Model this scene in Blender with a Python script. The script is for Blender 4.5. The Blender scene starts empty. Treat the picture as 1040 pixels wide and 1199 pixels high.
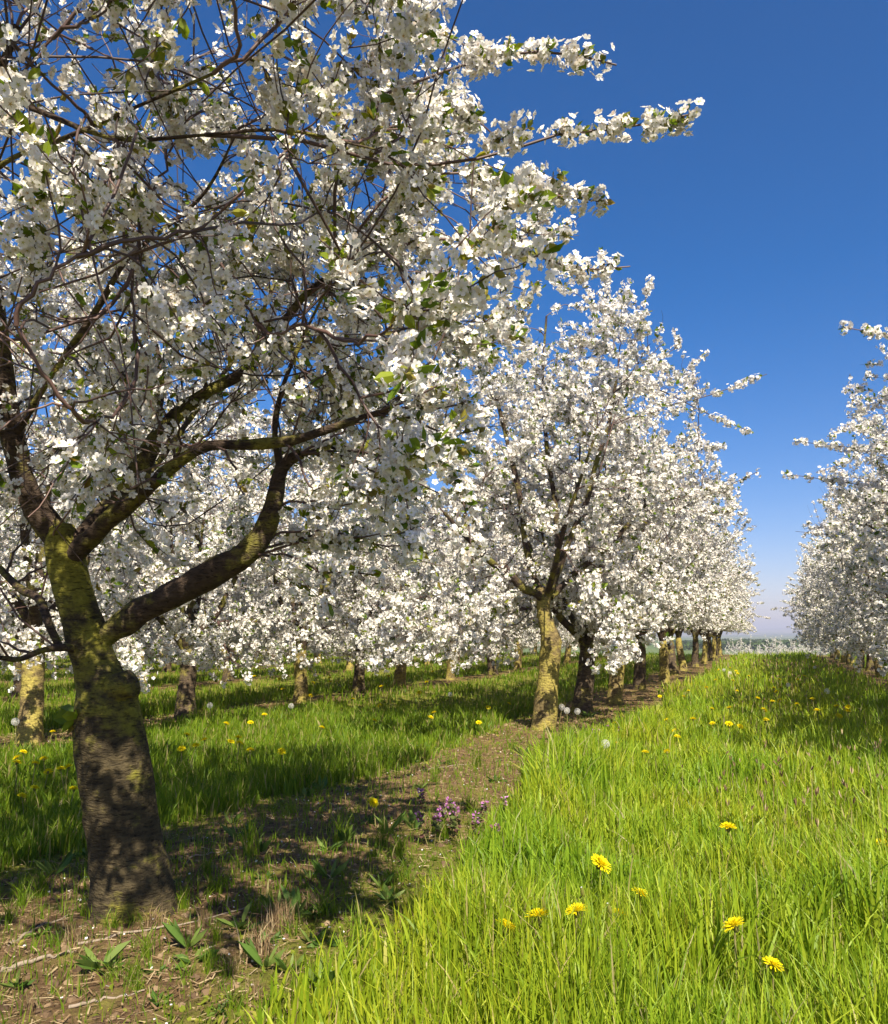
import bpy, math, random
import numpy as np
C = bpy.context.scene.collection
scene = bpy.context.scene
rad = math.radians

# ------------------------------------------------------------------ camera
F_PX = 950.0
EYE = 0.80
YAW = rad(21.6)
PITCH = math.atan(144.0 / F_PX)
cam_d = bpy.data.cameras.new('camera')
cam = bpy.data.objects.new('camera', cam_d)
C.objects.link(cam)
cam_d.sensor_fit = 'VERTICAL'
cam_d.sensor_height = 36.0
cam_d.lens = F_PX / 1199.0 * 36.0
cam_d.clip_start = 0.05
cam_d.clip_end = 20000
cam.location = (0, 0, EYE)
cam.rotation_euler = (math.pi / 2 + PITCH, 0, YAW)
scene.camera = cam

# ------------------------------------------------------------------ sky and sun
SUN_EL = rad(47)
SUN_AZ = rad(145)                 # clockwise from +Y (down the rows), so behind the right shoulder
w = bpy.data.worlds.new('World')
scene.world = w
w.use_nodes = True
nt = w.node_tree
sky = nt.nodes.new('ShaderNodeTexSky')
sky.sky_type = 'NISHITA'
sky.sun_disc = False
sky.sun_elevation = SUN_EL
sky.sun_rotation = SUN_AZ
sky.altitude = 300
sky.air_density = 1.0
sky.dust_density = 0.5
sky.ozone_density = 3.5
bg = nt.nodes['Background']
bg.inputs['Strength'].default_value = 0.058
hsv = nt.nodes.new('ShaderNodeHueSaturation')      # deeper blue, as through a polarising filter
hsv.inputs['Saturation'].default_value = 1.45
nt.links.new(sky.outputs[0], hsv.inputs['Color'])
tnt = nt.nodes.new('ShaderNodeMix'); tnt.data_type = 'RGBA'; tnt.blend_type = 'MULTIPLY'
tnt.inputs[0].default_value = 1.0
tnt.inputs[7].default_value = (1.14, 0.93, 1.08, 1)
nt.links.new(hsv.outputs[0], tnt.inputs[6])
nt.links.new(tnt.outputs[2], bg.inputs[0])
sd = bpy.data.lights.new('sun', 'SUN')
sd.energy = 5.0
sd.angle = rad(0.5)
sd.color = (1.0, 0.92, 0.77)
sun = bpy.data.objects.new('sun', sd)
C.objects.link(sun)
dirv = (math.sin(SUN_AZ) * math.cos(SUN_EL), math.cos(SUN_AZ) * math.cos(SUN_EL), math.sin(SUN_EL))
from mathutils import Vector
sun.rotation_euler = Vector(dirv).to_track_quat('Z', 'Y').to_euler()
sun.location = (6, -4, 8)
scene.view_settings.view_transform = 'Standard'
scene.view_settings.look = 'None'
scene.view_settings.exposure = 1.17
scene.view_settings.gamma = 1.0
scene.render.engine = 'CYCLES'
cy = scene.cycles
cy.max_bounces = 6
cy.diffuse_bounces = 2
cy.transmission_bounces = 4
cy.glossy_bounces = 1
cy.transparent_max_bounces = 4
cy.caustics_reflective = False
cy.caustics_refractive = False
cy.use_denoising = True
cy.denoiser = 'OPENIMAGEDENOISE'
cy.denoising_input_passes = 'RGB_ALBEDO_NORMAL'

# ------------------------------------------------------------------ helpers
fh = np.array([-math.sin(YAW), math.cos(YAW), 0.0])
rv = np.array([math.cos(YAW), math.sin(YAW), 0.0])
fv = fh * math.cos(PITCH) + np.array([0, 0, math.sin(PITCH)])
uv = np.cross(rv, fv)
EYEV = np.array([0, 0, EYE])

def ray(px, py):
    return fv + (px - 520) / F_PX * rv - (py - 599.5) / F_PX * uv

def P(px, py, d):
    """world point seen at photo pixel px,py, at d metres of level distance"""
    r = ray(px, py)
    return EYEV + r * (d / np.dot(r, fh))

def G(px, py, z=0.0):
    r = ray(px, py)
    return EYEV + r * ((z - EYE) / r[2])

def proj(p):
    q = p - EYEV
    dz = q @ fv
    dz = np.where(np.abs(dz) < 1e-6, 1e-6, dz)
    return 520 + F_PX * (q @ rv) / dz, 599.5 - F_PX * (q @ uv) / dz, dz

def nrm(v):
    return v / np.maximum(np.linalg.norm(v, axis=-1, keepdims=True), 1e-9)

def mesh_data(name, verts, faces, mats, smooth=False, mat_idx=None):
    """faces: list of int arrays (n,k)"""
    me = bpy.data.meshes.new(name)
    verts = np.asarray(verts, dtype=np.float32).reshape(-1, 3)
    faces = [np.asarray(f, dtype=np.int32) for f in faces if len(f)]
    nl = sum(f.size for f in faces)
    nf = sum(len(f) for f in faces)
    me.vertices.add(len(verts))
    me.vertices.foreach_set('co', verts.ravel())
    me.loops.add(nl)
    me.loops.foreach_set('vertex_index', np.concatenate([f.ravel() for f in faces]))
    me.polygons.add(nf)
    starts = []
    s = 0
    for f in faces:
        k = f.shape[1]
        starts.append(s + np.arange(len(f)) * k)
        s += f.size
    me.polygons.foreach_set('loop_start', np.concatenate(starts).astype(np.int32))
    if mat_idx is not None:
        me.polygons.foreach_set('material_index', np.asarray(mat_idx, dtype=np.int32))
    me.polygons.foreach_set('use_smooth', np.full(nf, bool(smooth)))
    for m in mats:
        me.materials.append(m)
    me.update(calc_edges=True)
    return me

def link(name, me, parent=None, loc=None):
    o = bpy.data.objects.new(name, me)
    C.objects.link(o)
    if parent is not None:
        o.parent = parent
    if loc is not None:
        o.location = loc
    return o

def tag(o, label=None, cat=None, group=None, kind=None):
    if label:
        o['label'] = label
    if cat:
        o['category'] = cat
    if group:
        o['group'] = group
    if kind:
        o['kind'] = kind
    return o

def empty(name, loc, rz=0.0):
    o = bpy.data.objects.new(name, None)
    o.empty_display_size = 0.2
    C.objects.link(o)
    o.location = loc
    o.rotation_euler = (0, 0, rz)
    return o

def copy_tree(o, parent=None):
    c = o.copy()
    C.objects.link(c)
    if parent is not None:
        c.parent = parent
    for ch in list(o.children):
        copy_tree(ch, c)
    return c

class Bag:
    """collects arrays of verts/faces for one mesh"""
    def __init__(s):
        s.v = []; s.f = {}; s.n = 0; s.mi = {}
    def add(s, v, faces, mi=0):
        v = np.asarray(v, dtype=np.float64).reshape(-1, 3)
        for f in faces:
            f = np.asarray(f)
            k = f.shape[1]
            s.f.setdefault(k, []).append(f + s.n)
            s.mi.setdefault(k, []).append(np.full(len(f), mi))
        s.v.append(v)
        s.n += len(v)
    def mesh(s, name, mats, smooth=False):
        ks = sorted(s.f)
        fs = [np.concatenate(s.f[k]) for k in ks]
        mi = np.concatenate([np.concatenate(s.mi[k]) for k in ks])
        return mesh_data(name, np.concatenate(s.v), fs, mats, smooth, mi)

def tubes(Pn, R, sides, rng, cap=False):
    """Pn (M,N,3) polylines, R (M,N) radii -> verts, quad faces"""
    M, N, _ = Pn.shape
    T = np.gradient(Pn, axis=1)
    T = nrm(T)
    mean = nrm(T.mean(axis=1))
    ref = rng.normal(size=(M, 3))
    ref = nrm(ref - (ref * mean).sum(-1, keepdims=True) * mean)[:, None, :]
    A = nrm(ref - (ref * T).sum(-1, keepdims=True) * T)
    B = np.cross(T, A)
    an = np.arange(sides) * 2 * math.pi / sides
    V = Pn[:, :, None, :] + R[:, :, None, None] * (np.cos(an)[None, None, :, None] * A[:, :, None, :] + np.sin(an)[None, None, :, None] * B[:, :, None, :])
    idx = np.arange(M * N * sides).reshape(M, N, sides)
    a = idx[:, :-1, :]
    b = np.roll(a, -1, axis=2)
    c = idx[:, 1:, :]
    d = np.roll(c, -1, axis=2)
    Fq = np.stack([a, b, d, c], -1).reshape(-1, 4)
    return V.reshape(-1, 3), Fq

def smooth_path(pts, radii, n):
    """Catmull-Rom resample"""
    p = np.asarray(pts, float)
    r = np.asarray(radii, float)
    seg = np.concatenate([[0], np.cumsum(np.linalg.norm(np.diff(p, axis=0), axis=1))])
    m = np.gradient(p, seg, axis=0)
    t = np.linspace(0, seg[-1], n)
    i = np.clip(np.searchsorted(seg, t, side='right') - 1, 0, len(p) - 2)
    h = seg[i + 1] - seg[i]
    u = ((t - seg[i]) / h)[:, None]
    h = h[:, None]
    q = (2*u**3 - 3*u**2 + 1) * p[i] + (u**3 - 2*u**2 + u) * h * m[i] + (-2*u**3 + 3*u**2) * p[i+1] + (u**3 - u**2) * h * m[i+1]
    return q, np.interp(t, seg, r)

def snoise(p, seed, freq=1.0, n=7):
    """cheap smooth noise from sines, p (...,3)"""
    rg = np.random.default_rng(seed)
    out = 0
    for k in range(n):
        d = rg.normal(size=3)
        d = d / np.linalg.norm(d) * freq * rg.uniform(0.6, 2.2)
        out = out + np.sin(p @ d + rg.uniform(0, 6.28))
    return out / n * 1.6

def ground_z(x, y):
    x = np.asarray(x, float); y = np.asarray(y, float)
    p = np.stack([x, y, np.zeros_like(x)], -1)
    near = np.exp(-(np.hypot(x, y) / 60) ** 2)
    z = 0.018 * snoise(p, 3, 1.1) * near + 0.008 * snoise(p, 4, 4.5) * np.exp(-(np.hypot(x, y) / 14) ** 2)
    t = np.clip((y - 34) / 40, 0, 1)
    z = z - 3.7 * t * t * (3 - 2 * t)
    # faint rut/rise profile between the rows
    u = ((x - ROW0 + ROWP / 2) / ROWP) % 1.0 - 0.5
    z = z + 0.03 * np.cos(u * 2 * math.pi) * near
    far = np.clip((np.hypot(x, y) - 900) / 3500, 0, 1)
    z = z + 30 * far * far * (0.75 + 0.25 * np.sin(x * 0.0021 + 1.0) + 0.12 * np.sin(x * 0.0073))
    return z

# ------------------------------------------------------------------ materials
def mat(name):
    m = bpy.data.materials.new(name)
    m.use_nodes = True
    n = m.node_tree.nodes
    n.clear()
    out = n.new('ShaderNodeOutputMaterial')
    return m, m.node_tree, out

def ramp(nt, fac, stops):
    r = nt.nodes.new('ShaderNodeValToRGB')
    e = r.color_ramp.elements
    while len(e) < len(stops):
        e.new(0.5)
    for i, (p, c) in enumerate(stops):
        e[i].position = p
        e[i].color = (*c, 1)
    if fac is not None:
        nt.links.new(fac, r.inputs[0])
    return r

def leafy(name, stops, trans=0.4, tint=None, rough=0.5, gloss=0.0, patch=None):
    """thin two-sided surface, colour varied per loose piece"""
    m, nt, out = mat(name)
    g = nt.nodes.new('ShaderNodeNewGeometry')
    r = ramp(nt, g.outputs['Random Per Island'], stops)
    if patch:                      # broad patches of another hue across the sward
        tc = nt.nodes.new('ShaderNodeTexCoord')
        no = nt.nodes.new('ShaderNodeTexNoise'); no.inputs['Scale'].default_value = 1.7; no.inputs['Detail'].default_value = 4
        nt.links.new(tc.outputs['Object'], no.inputs['Vector'])
        pr = ramp(nt, no.outputs['Fac'], [(0.36, patch), (0.52, (1, 1, 1)), (0.66, (1.12, 1.0, 0.9))])
        pm = nt.nodes.new('ShaderNodeMix'); pm.data_type = 'RGBA'; pm.blend_type = 'MULTIPLY'; pm.inputs[0].default_value = 1
        nt.links.new(r.outputs[0], pm.inputs[6]); nt.links.new(pr.outputs[0], pm.inputs[7])
        class _R: outputs = [pm.outputs[2]]
        r = _R
    d = nt.nodes.new('ShaderNodeBsdfDiffuse')
    t = nt.nodes.new('ShaderNodeBsdfTranslucent')
    mx = nt.nodes.new('ShaderNodeMixShader')
    mx.inputs[0].default_value = trans
    nt.links.new(r.outputs[0], d.inputs[0])
    if tint:
        mm = nt.nodes.new('ShaderNodeMix'); mm.data_type = 'RGBA'; mm.blend_type = 'MULTIPLY'
        mm.inputs[0].default_value = 1
        nt.links.new(r.outputs[0], mm.inputs[6])
        mm.inputs[7].default_value = (*tint, 1)
        nt.links.new(mm.outputs[2], t.inputs[0])
    else:
        nt.links.new(r.outputs[0], t.inputs[0])
    nt.links.new(d.outputs[0], mx.inputs[1])
    nt.links.new(t.outputs[0], mx.inputs[2])
    last = mx
    if gloss:
        gl = nt.nodes.new('ShaderNodeBsdfGlossy')
        gl.inputs['Roughness'].default_value = rough
        m2 = nt.nodes.new('ShaderNodeMixShader')
        m2.inputs[0].default_value = gloss
        nt.links.new(mx.outputs[0], m2.inputs[1])
        nt.links.new(gl.outputs[0], m2.inputs[2])
        last = m2
    nt.links.new(last.outputs[0], out.inputs[0])
    return m

M_PETAL = leafy('petal_white', [(0, (0.78, 0.74, 0.69)), (0.5, (0.88, 0.86, 0.83)), (0.8, (0.86, 0.82, 0.76)), (1, (0.72, 0.60, 0.50))], trans=0.34)
M_CENTRE = leafy('flower_centre', [(0, (0.55, 0.50, 0.16)), (0.6, (0.42, 0.45, 0.12)), (1, (0.50, 0.32, 0.12))], trans=0.2)
M_LEAF = leafy('young_leaf', [(0, (0.09, 0.15, 0.015)), (0.4, (0.15, 0.23, 0.02)), (0.8, (0.27, 0.32, 0.03)), (1, (0.27, 0.19, 0.04))], trans=0.5, tint=(1.2, 1.15, 0.5), gloss=0.02, rough=0.35)
M_SEPAL = leafy('green_sepal', [(0, (0.12, 0.17, 0.03)), (1, (0.26, 0.22, 0.06))], trans=0.3)
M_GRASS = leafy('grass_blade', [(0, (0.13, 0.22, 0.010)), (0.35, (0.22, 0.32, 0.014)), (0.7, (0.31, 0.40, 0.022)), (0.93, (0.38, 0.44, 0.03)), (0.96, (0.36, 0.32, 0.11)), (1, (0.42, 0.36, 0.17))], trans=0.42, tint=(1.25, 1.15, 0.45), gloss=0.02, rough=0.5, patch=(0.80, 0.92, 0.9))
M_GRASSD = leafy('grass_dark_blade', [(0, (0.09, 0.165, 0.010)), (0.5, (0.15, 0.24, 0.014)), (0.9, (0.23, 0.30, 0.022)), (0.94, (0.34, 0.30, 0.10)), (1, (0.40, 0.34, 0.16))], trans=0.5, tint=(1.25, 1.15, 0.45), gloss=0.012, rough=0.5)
M_DRY = leafy('dry_stalk', [(0, (0.10, 0.06, 0.03)), (0.5, (0.24, 0.16, 0.085)), (1, (0.42, 0.33, 0.19))], trans=0.1)
M_WEED = leafy('weed_leaf', [(0, (0.06, 0.12, 0.02)), (0.6, (0.11, 0.19, 0.03)), (1, (0.18, 0.24, 0.05))], trans=0.4, gloss=0.015, rough=0.5)
M_MOSS = leafy('mossy_leaf', [(0, (0.12, 0.16, 0.02)), (0.6, (0.22, 0.25, 0.03)), (1, (0.32, 0.28, 0.06))], trans=0.35)
M_CLOD = leafy('soil_crumb', [(0, (0.06, 0.038, 0.024)), (0.6, (0.15, 0.10, 0.058)), (1, (0.27, 0.19, 0.11))], trans=0.0)
M_YELLOW = leafy('dandelion_yellow', [(0, (0.86, 0.66, 0.01)), (0.6, (0.92, 0.80, 0.015)), (1, (0.88, 0.70, 0.01))], trans=0.25)
M_STEM = leafy('flower_stem', [(0, (0.20, 0.24, 0.06)), (1, (0.28, 0.20, 0.10))], trans=0.15)
M_CLOCK = leafy('seed_fluff', [(0, (0.78, 0.76, 0.70)), (1, (0.88, 0.86, 0.82))], trans=0.4)
M_PURPLE = leafy('purple_bloom', [(0, (0.42, 0.14, 0.36)), (1, (0.62, 0.30, 0.56))], trans=0.3)
M_REDLEAF = leafy('nettle_leaf', [(0, (0.08, 0.11, 0.03)), (0.6, (0.13, 0.15, 0.05)), (1, (0.20, 0.09, 0.09))], trans=0.3)

def bark_mat(name, moss, dark, light, mosscol, scale=1.0, up=0.0):
    m, nt, out = mat(name)
    N = nt.nodes.new; L = nt.links.new
    tc = N('ShaderNodeTexCoord')
    mp = N('ShaderNodeMapping'); mp.inputs['Scale'].default_value = (15 * scale, 15 * scale, 38 * scale)
    L(tc.outputs['Object'], mp.inputs[0])
    n1 = N('ShaderNodeTexNoise'); n1.inputs['Scale'].default_value = 1.0; n1.inputs['Detail'].default_value = 5; n1.inputs['Roughness'].default_value = 0.7
    L(mp.outputs[0], n1.inputs['Vector'])
    n2 = N('ShaderNodeTexNoise'); n2.inputs['Scale'].default_value = 5.5 * scale; n2.inputs['Detail'].default_value = 6; n2.inputs['Roughness'].default_value = 0.62
    L(tc.outputs['Object'], n2.inputs['Vector'])
    n3 = N('ShaderNodeTexNoise'); n3.inputs['Scale'].default_value = 70 * scale; n3.inputs['Detail'].default_value = 4
    L(tc.outputs['Object'], n3.inputs['Vector'])
    base = ramp(nt, n1.outputs['Fac'], [(0.30, dark), (0.52, tuple((a + b) / 2 for a, b in zip(dark, light))), (0.68, light)])
    mc = ramp(nt, n3.outputs['Fac'], [(0.3, tuple(c * 0.55 for c in mosscol)), (0.7, mosscol)])
    # moss mask
    ad = N('ShaderNodeMath'); ad.operation = 'MULTIPLY_ADD'; ad.inputs[1].default_value = 0.35; 
    L(n1.outputs['Fac'], ad.inputs[0]); L(n2.outputs['Fac'], ad.inputs[2])
    if up:                         # moss thickens towards the fork
        sz = N('ShaderNodeSeparateXYZ'); L(tc.outputs['Object'], sz.inputs[0])
        mr = N('ShaderNodeMapRange'); mr.inputs[1].default_value = 0.35; mr.inputs[2].default_value = 0.95; mr.inputs[3].default_value = -0.05; mr.inputs[4].default_value = up
        L(sz.outputs['Z'], mr.inputs[0])
        a2 = N('ShaderNodeMath'); a2.operation = 'ADD'
        L(ad.outputs[0], a2.inputs[0]); L(mr.outputs[0], a2.inputs[1])
        ad = a2
    mk = ramp(nt, ad.outputs[0], [(0.74 - moss * 0.3, (0, 0, 0)), (0.86 - moss * 0.3, (1, 1, 1))])
    mx = N('ShaderNodeMix'); mx.data_type = 'RGBA'
    L(mk.outputs[0], mx.inputs[0]); L(base.outputs[0], mx.inputs[6]); L(mc.outputs[0], mx.inputs[7])
    b = N('ShaderNodeBump'); b.inputs['Strength'].default_value = 0.9; b.inputs['Distance'].default_value = 0.012
    mp2 = N('ShaderNodeMapping'); mp2.inputs['Scale'].default_value = (38 * scale, 38 * scale, 150 * scale)
    L(tc.outputs['Object'], mp2.inputs[0])
    n4 = N('ShaderNodeTexNoise'); n4.inputs['Scale'].default_value = 1.0; n4.inputs['Detail'].default_value = 3; n4.inputs['Distortion'].default_value = 0.6
    L(mp2.outputs[0], n4.inputs['Vector'])
    crk = ramp(nt, n4.outputs['Fac'], [(0.34, (0.35, 0.32, 0.30)), (0.45, (1, 1, 1)), (0.64, (1, 1, 1)), (0.72, (1.5, 1.35, 1.2))])
    ck = N('ShaderNodeMix'); ck.data_type = 'RGBA'; ck.blend_type = 'MULTIPLY'; ck.inputs[0].default_value = 1.0
    L(mx.outputs[2], ck.inputs[6]); L(crk.outputs[0], ck.inputs[7])
    h0 = N('ShaderNodeMath'); h0.operation = 'MULTIPLY_ADD'; h0.inputs[1].default_value = 0.6
    L(n4.outputs['Fac'], h0.inputs[0]); L(n1.outputs['Fac'], h0.inputs[2])
    hs = N('ShaderNodeMath'); hs.operation = 'MULTIPLY_ADD'; hs.inputs[1].default_value = 0.4
    L(n3.outputs['Fac'], hs.inputs[0]); L(h0.outputs[0], hs.inputs[2])
    L(hs.outputs[0], b.inputs['Height'])
    p = N('ShaderNodeBsdfPrincipled'); p.inputs['Roughness'].default_value = 0.85
    p.inputs['Specular IOR Level'].default_value = 0.2
    L(ck.outputs[2], p.inputs['Base Color']); L(b.outputs[0], p.inputs['Normal'])
    L(p.outputs[0], out.inputs[0])
    return m

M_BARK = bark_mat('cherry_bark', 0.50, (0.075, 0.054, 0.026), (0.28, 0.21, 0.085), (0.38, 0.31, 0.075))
M_BARK_SHADED = bark_mat('shaded_cherry_bark', 0.22, (0.040, 0.029, 0.020), (0.14, 0.10, 0.06), (0.28, 0.24, 0.05))  # same bark with shade put into its colour, for alternate row trunks
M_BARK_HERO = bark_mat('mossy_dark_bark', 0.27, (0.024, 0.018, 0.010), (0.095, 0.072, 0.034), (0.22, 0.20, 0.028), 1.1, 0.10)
M_LIMB = bark_mat('limb_bark', 0.28, (0.030, 0.020, 0.014), (0.095, 0.065, 0.045), (0.20, 0.18, 0.035), 1.4)
M_TWIG, _nt, _o = mat('twig_bark')
_g = _nt.nodes.new('ShaderNodeNewGeometry')
_r = ramp(_nt, _g.outputs['Random Per Island'], [(0, (0.045, 0.026, 0.02)), (0.7, (0.085, 0.045, 0.035)), (1, (0.15, 0.085, 0.065))])
_p = _nt.nodes.new('ShaderNodeBsdfPrincipled'); _p.inputs['Roughness'].default_value = 0.55
_nt.links.new(_r.outputs[0], _p.inputs['Base Color']); _nt.links.new(_p.outputs[0], _o.inputs[0])

ROW0 = float(0.5 * (G(158, 1085)[0] + G(637, 860)[0]))
ROWP = 3.42
print('row x', ROW0, 'base1', G(158, 1085), 'base2', G(637, 860))

def ground_material():
    m, nt, out = mat('orchard_soil')
    N = nt.nodes.new; L = nt.links.new
    tc = N('ShaderNodeTexCoord')
    sp = N('ShaderNodeSeparateXYZ'); L(tc.outputs['Object'], sp.inputs[0])
    def M(op, a, b=None, c=None):
        n = N('ShaderNodeMath'); n.operation = op
        for i, x in enumerate((a, b, c)):
            if x is None: continue
            if isinstance(x, (int, float)): n.inputs[i].default_value = x
            else: L(x, n.inputs[i])
        return n.outputs[0]
    def noise(scale, detail=4, rough=0.6):
        n = N('ShaderNodeTexNoise'); n.inputs['Scale'].default_value = scale; n.inputs['Detail'].default_value = detail; n.inputs['Roughness'].default_value = rough
        L(tc.outputs['Object'], n.inputs['Vector']); return n.outputs['Fac']
    nb = noise(1.3); nf = noise(28, 8, 0.75); nm = noise(6, 6, 0.7)
    u = M('DIVIDE', M('SUBTRACT', sp.outputs['X'], ROW0), ROWP)
    fr = M('SUBTRACT', M('FRACT', M('ADD', u, 0.5)), 0.5)
    dist = M('MULTIPLY', M('ABSOLUTE', fr), ROWP)
    other = M('GREATER_THAN', M('ABSOLUTE', M('SUBTRACT', sp.outputs['X'], ROW0)), ROWP / 2)
    dist = M('ADD', dist, M('MULTIPLY', other, 0.22))
    edge = M('ADD', dist, M('MULTIPLY', M('SUBTRACT', nb, 0.5), 0.7))
    edge = M('ADD', edge, M('MULTIPLY', M('SUBTRACT', nm, 0.5), 0.5))
    soil = ramp(nt, nf, [(0.25, (0.05, 0.030, 0.016)), (0.45, (0.15, 0.09, 0.045)), (0.6, (0.23, 0.145, 0.07)), (0.75, (0.36, 0.25, 0.13))])
    mossy = ramp(nt, nm, [(0.35, (0.13, 0.11, 0.03)), (0.65, (0.30, 0.29, 0.05))])
    turf = ramp(nt, nf, [(0.3, (0.09, 0.09, 0.018)), (0.7, (0.24, 0.24, 0.04))])
    k0 = ramp(nt, nm, [(0.48, (0, 0, 0)), (0.66, (0.6, 0.6, 0.6))])
    mA = N('ShaderNodeMix'); mA.data_type = 'RGBA'
    L(k0.outputs[0], mA.inputs[0]); L(soil.outputs[0], mA.inputs[6]); L(mossy.outputs[0], mA.inputs[7])
    k1 = ramp(nt, edge, [(0.38, (0, 0, 0)), (0.60, (1, 1, 1))])
    mB = N('ShaderNodeMix'); mB.data_type = 'RGBA'
    L(k1.outputs[0], mB.inputs[0]); L(mA.outputs[2], mB.inputs[6]); L(turf.outputs[0], mB.inputs[7])
    # far country: fields in broad patches
    vo = N('ShaderNodeTexVoronoi'); vo.inputs['Scale'].default_value = 0.004
    L(tc.outputs['Object'], vo.inputs['Vector'])
    fld = ramp(nt, vo.outputs['Color'], [(0.2, (0.05, 0.09, 0.025)), (0.5, (0.10, 0.14, 0.04)), (0.8, (0.20, 0.18, 0.10))])
    far = ramp(nt, M('DIVIDE', sp.outputs['Y'], 1000), [(0.09, (0, 0, 0)), (0.16, (1, 1, 1))])
    mC = N('ShaderNodeMix'); mC.data_type = 'RGBA'
    L(far.outputs[0], mC.inputs[0]); L(mB.outputs[2], mC.inputs[6]); L(fld.outputs[0], mC.inputs[7])
    p = N('ShaderNodeBsdfPrincipled'); p.inputs['Roughness'].default_value = 0.95; p.inputs['Specular IOR Level'].default_value = 0.1
    b = N('ShaderNodeBump'); b.inputs['Strength'].default_value = 1.0; b.inputs['Distance'].default_value = 0.03
    L(M('ADD', nf, nm), b.inputs['Height'])
    L(mC.outputs[2], p.inputs['Base Color']); L(b.outputs[0], p.inputs['Normal'])
    L(p.outputs[0], out.inputs[0])
    return m

# ------------------------------------------------------------------ ground
def build_ground():
    t = np.linspace(-1, 1, 361)
    gx = np.sign(t) * (12 * np.abs(t) + 7000 * np.abs(t) ** 9)
    t2 = np.linspace(-0.35, 1, 361)
    gy = np.sign(t2) * (36 * np.abs(t2) ** 1.3 + 7000 * np.abs(t2) ** 11)
    X, Y = np.meshgrid(gx, gy)
    Z = ground_z(X, Y)
    V = np.stack([X, Y, Z], -1).reshape(-1, 3)
    n, m = X.shape
    idx = np.arange(n * m).reshape(n, m)
    Fq = np.stack([idx[:-1, :-1], idx[:-1, 1:], idx[1:, 1:], idx[1:, :-1]], -1).reshape(-1, 4)
    o = link('ground', mesh_data('ground', V, [Fq], [ground_material()], True))
    tag(o, 'brown soil strips and turf of the orchard floor reaching to far fields', kind='structure')
build_ground()

# ------------------------------------------------------------------ flowers and leaves
def petal_templates(lod):
    vs = []; fs = []
    if lod == 0:
        pt = np.array([[0.05, 0, 0.0], [0.42, 0.36, 0.10], [0.82, 0.36, 0.24], [0.99, 0.10, 0.24], [0.99, -0.10, 0.20], [0.82, -0.36, 0.24], [0.42, -0.36, 0.10]])
    elif lod == 1:
        pt = np.array([[0.04, 0, 0], [0.66, 0.44, 0.16], [1.0, 0, 0.22], [0.66, -0.44, 0.16]])
    for k in range(5):
        a = k * 2 * math.pi / 5
        R = np.array([[math.cos(a), -math.sin(a), 0], [math.sin(a), math.cos(a), 0], [0, 0, 1]])
        vs.append(pt @ R.T)
        fs.append(np.arange(len(pt)) + k * len(pt))
    return np.concatenate(vs), np.array(fs)

def basis(n, rng):
    a = rng.normal(size=n.shape)
    a = nrm(a - (a * n).sum(-1, keepdims=True) * n)
    return a, np.cross(n, a)

def flowers(bag, pos, n, size, lod, rng):
    F = len(pos)
    a, b = basis(n, rng)
    tv, tf = petal_templates(lod)
    K = len(tv)
    # every petal opens a little differently
    cup = rng.uniform(0.3, 1.9, size=(F, 1, 1))
    loc = np.repeat(tv[None], F, 0)
    loc = loc * size[:, None, None]
    z = loc[:, :, 2:3] * cup
    pk = rng.uniform(0.6, 1.4, size=(F, 5)).repeat(K // 5, axis=1)[:, :, None]
    V = pos[:, None] + loc[:, :, 0:1] * a[:, None] + loc[:, :, 1:2] * b[:, None] + z * pk * n[:, None]
    fc = (tf[None] + (np.arange(F) * K)[:, None, None]).reshape(-1, tf.shape[1])
    bag.add(V, [fc], 0)
    if lod == 0:
        k = 10
        an = np.arange(k) * 2 * math.pi / k
        rr = np.where(np.arange(k) % 2 == 0, 0.40, 0.12)
        st = np.stack([rr * np.cos(an), rr * np.sin(an), np.where(np.arange(k) % 2 == 0, 0.30, 0.10)], -1)
        V = pos[:, None] + (st[None, :, 0:1] * a[:, None] + st[None, :, 1:2] * b[:, None] + st[None, :, 2:3] * n[:, None]) * size[:, None, None]
        bag.add(V, [(np.arange(k)[None] + (np.arange(F) * k)[:, None])], 1)
    elif lod == 1:
        k = 4
        an = np.arange(k) * 2 * math.pi / k
        st = np.stack([0.25 * np.cos(an), 0.25 * np.sin(an), 0 * an + 0.16], -1)
        V = pos[:, None] + (st[None, :, 0:1] * a[:, None] + st[None, :, 1:2] * b[:, None] + st[None, :, 2:3] * n[:, None]) * size[:, None, None]
        bag.add(V, [(np.arange(k)[None] + (np.arange(F) * k)[:, None])], 1)

def leaves(bag, pos, d, size, rng, wide=0.36, fold=0.12, mi=0):
    """pos base, d pointing direction"""
    F = len(pos)
    a, b = basis(d, rng)
    s = size[:, None]
    curl = rng.uniform(-0.05, 0.28, size=(F, 1))
    def pt(u, v, h):
        return pos + d * (u * s) + a * (v * s) + b * (h * s)
    V = np.stack([pt(0, 0, 0), pt(0.28, wide * 0.8, fold * 0.8), pt(0.62, wide, fold + curl * 0.3), pt(1.0, 0, curl),
                  pt(0.62, -wide, fold + curl * 0.3), pt(0.28, -wide * 0.8, fold * 0.8), pt(0.28, 0, -0.02), pt(0.62, 0, -0.02 + curl * 0.3)], 1)
    base = (np.arange(F) * 8)[:, None]
    q = np.array([[0, 1, 6, 6], [6, 1, 2, 7], [7, 2, 3, 3], [7, 3, 4, 4], [6, 7, 4, 5], [0, 6, 5, 5]])
    t3 = np.array([[0, 6, 1], [7, 3, 2], [7, 4, 3], [0, 5, 6]])
    q4 = np.array([[6, 7, 2, 1], [6, 5, 4, 7]])
    bag.add(V, [(t3[None] + base[:, :, None]).reshape(-1, 3), (q4[None] + base[:, :, None]).reshape(-1, 4)], mi)

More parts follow.
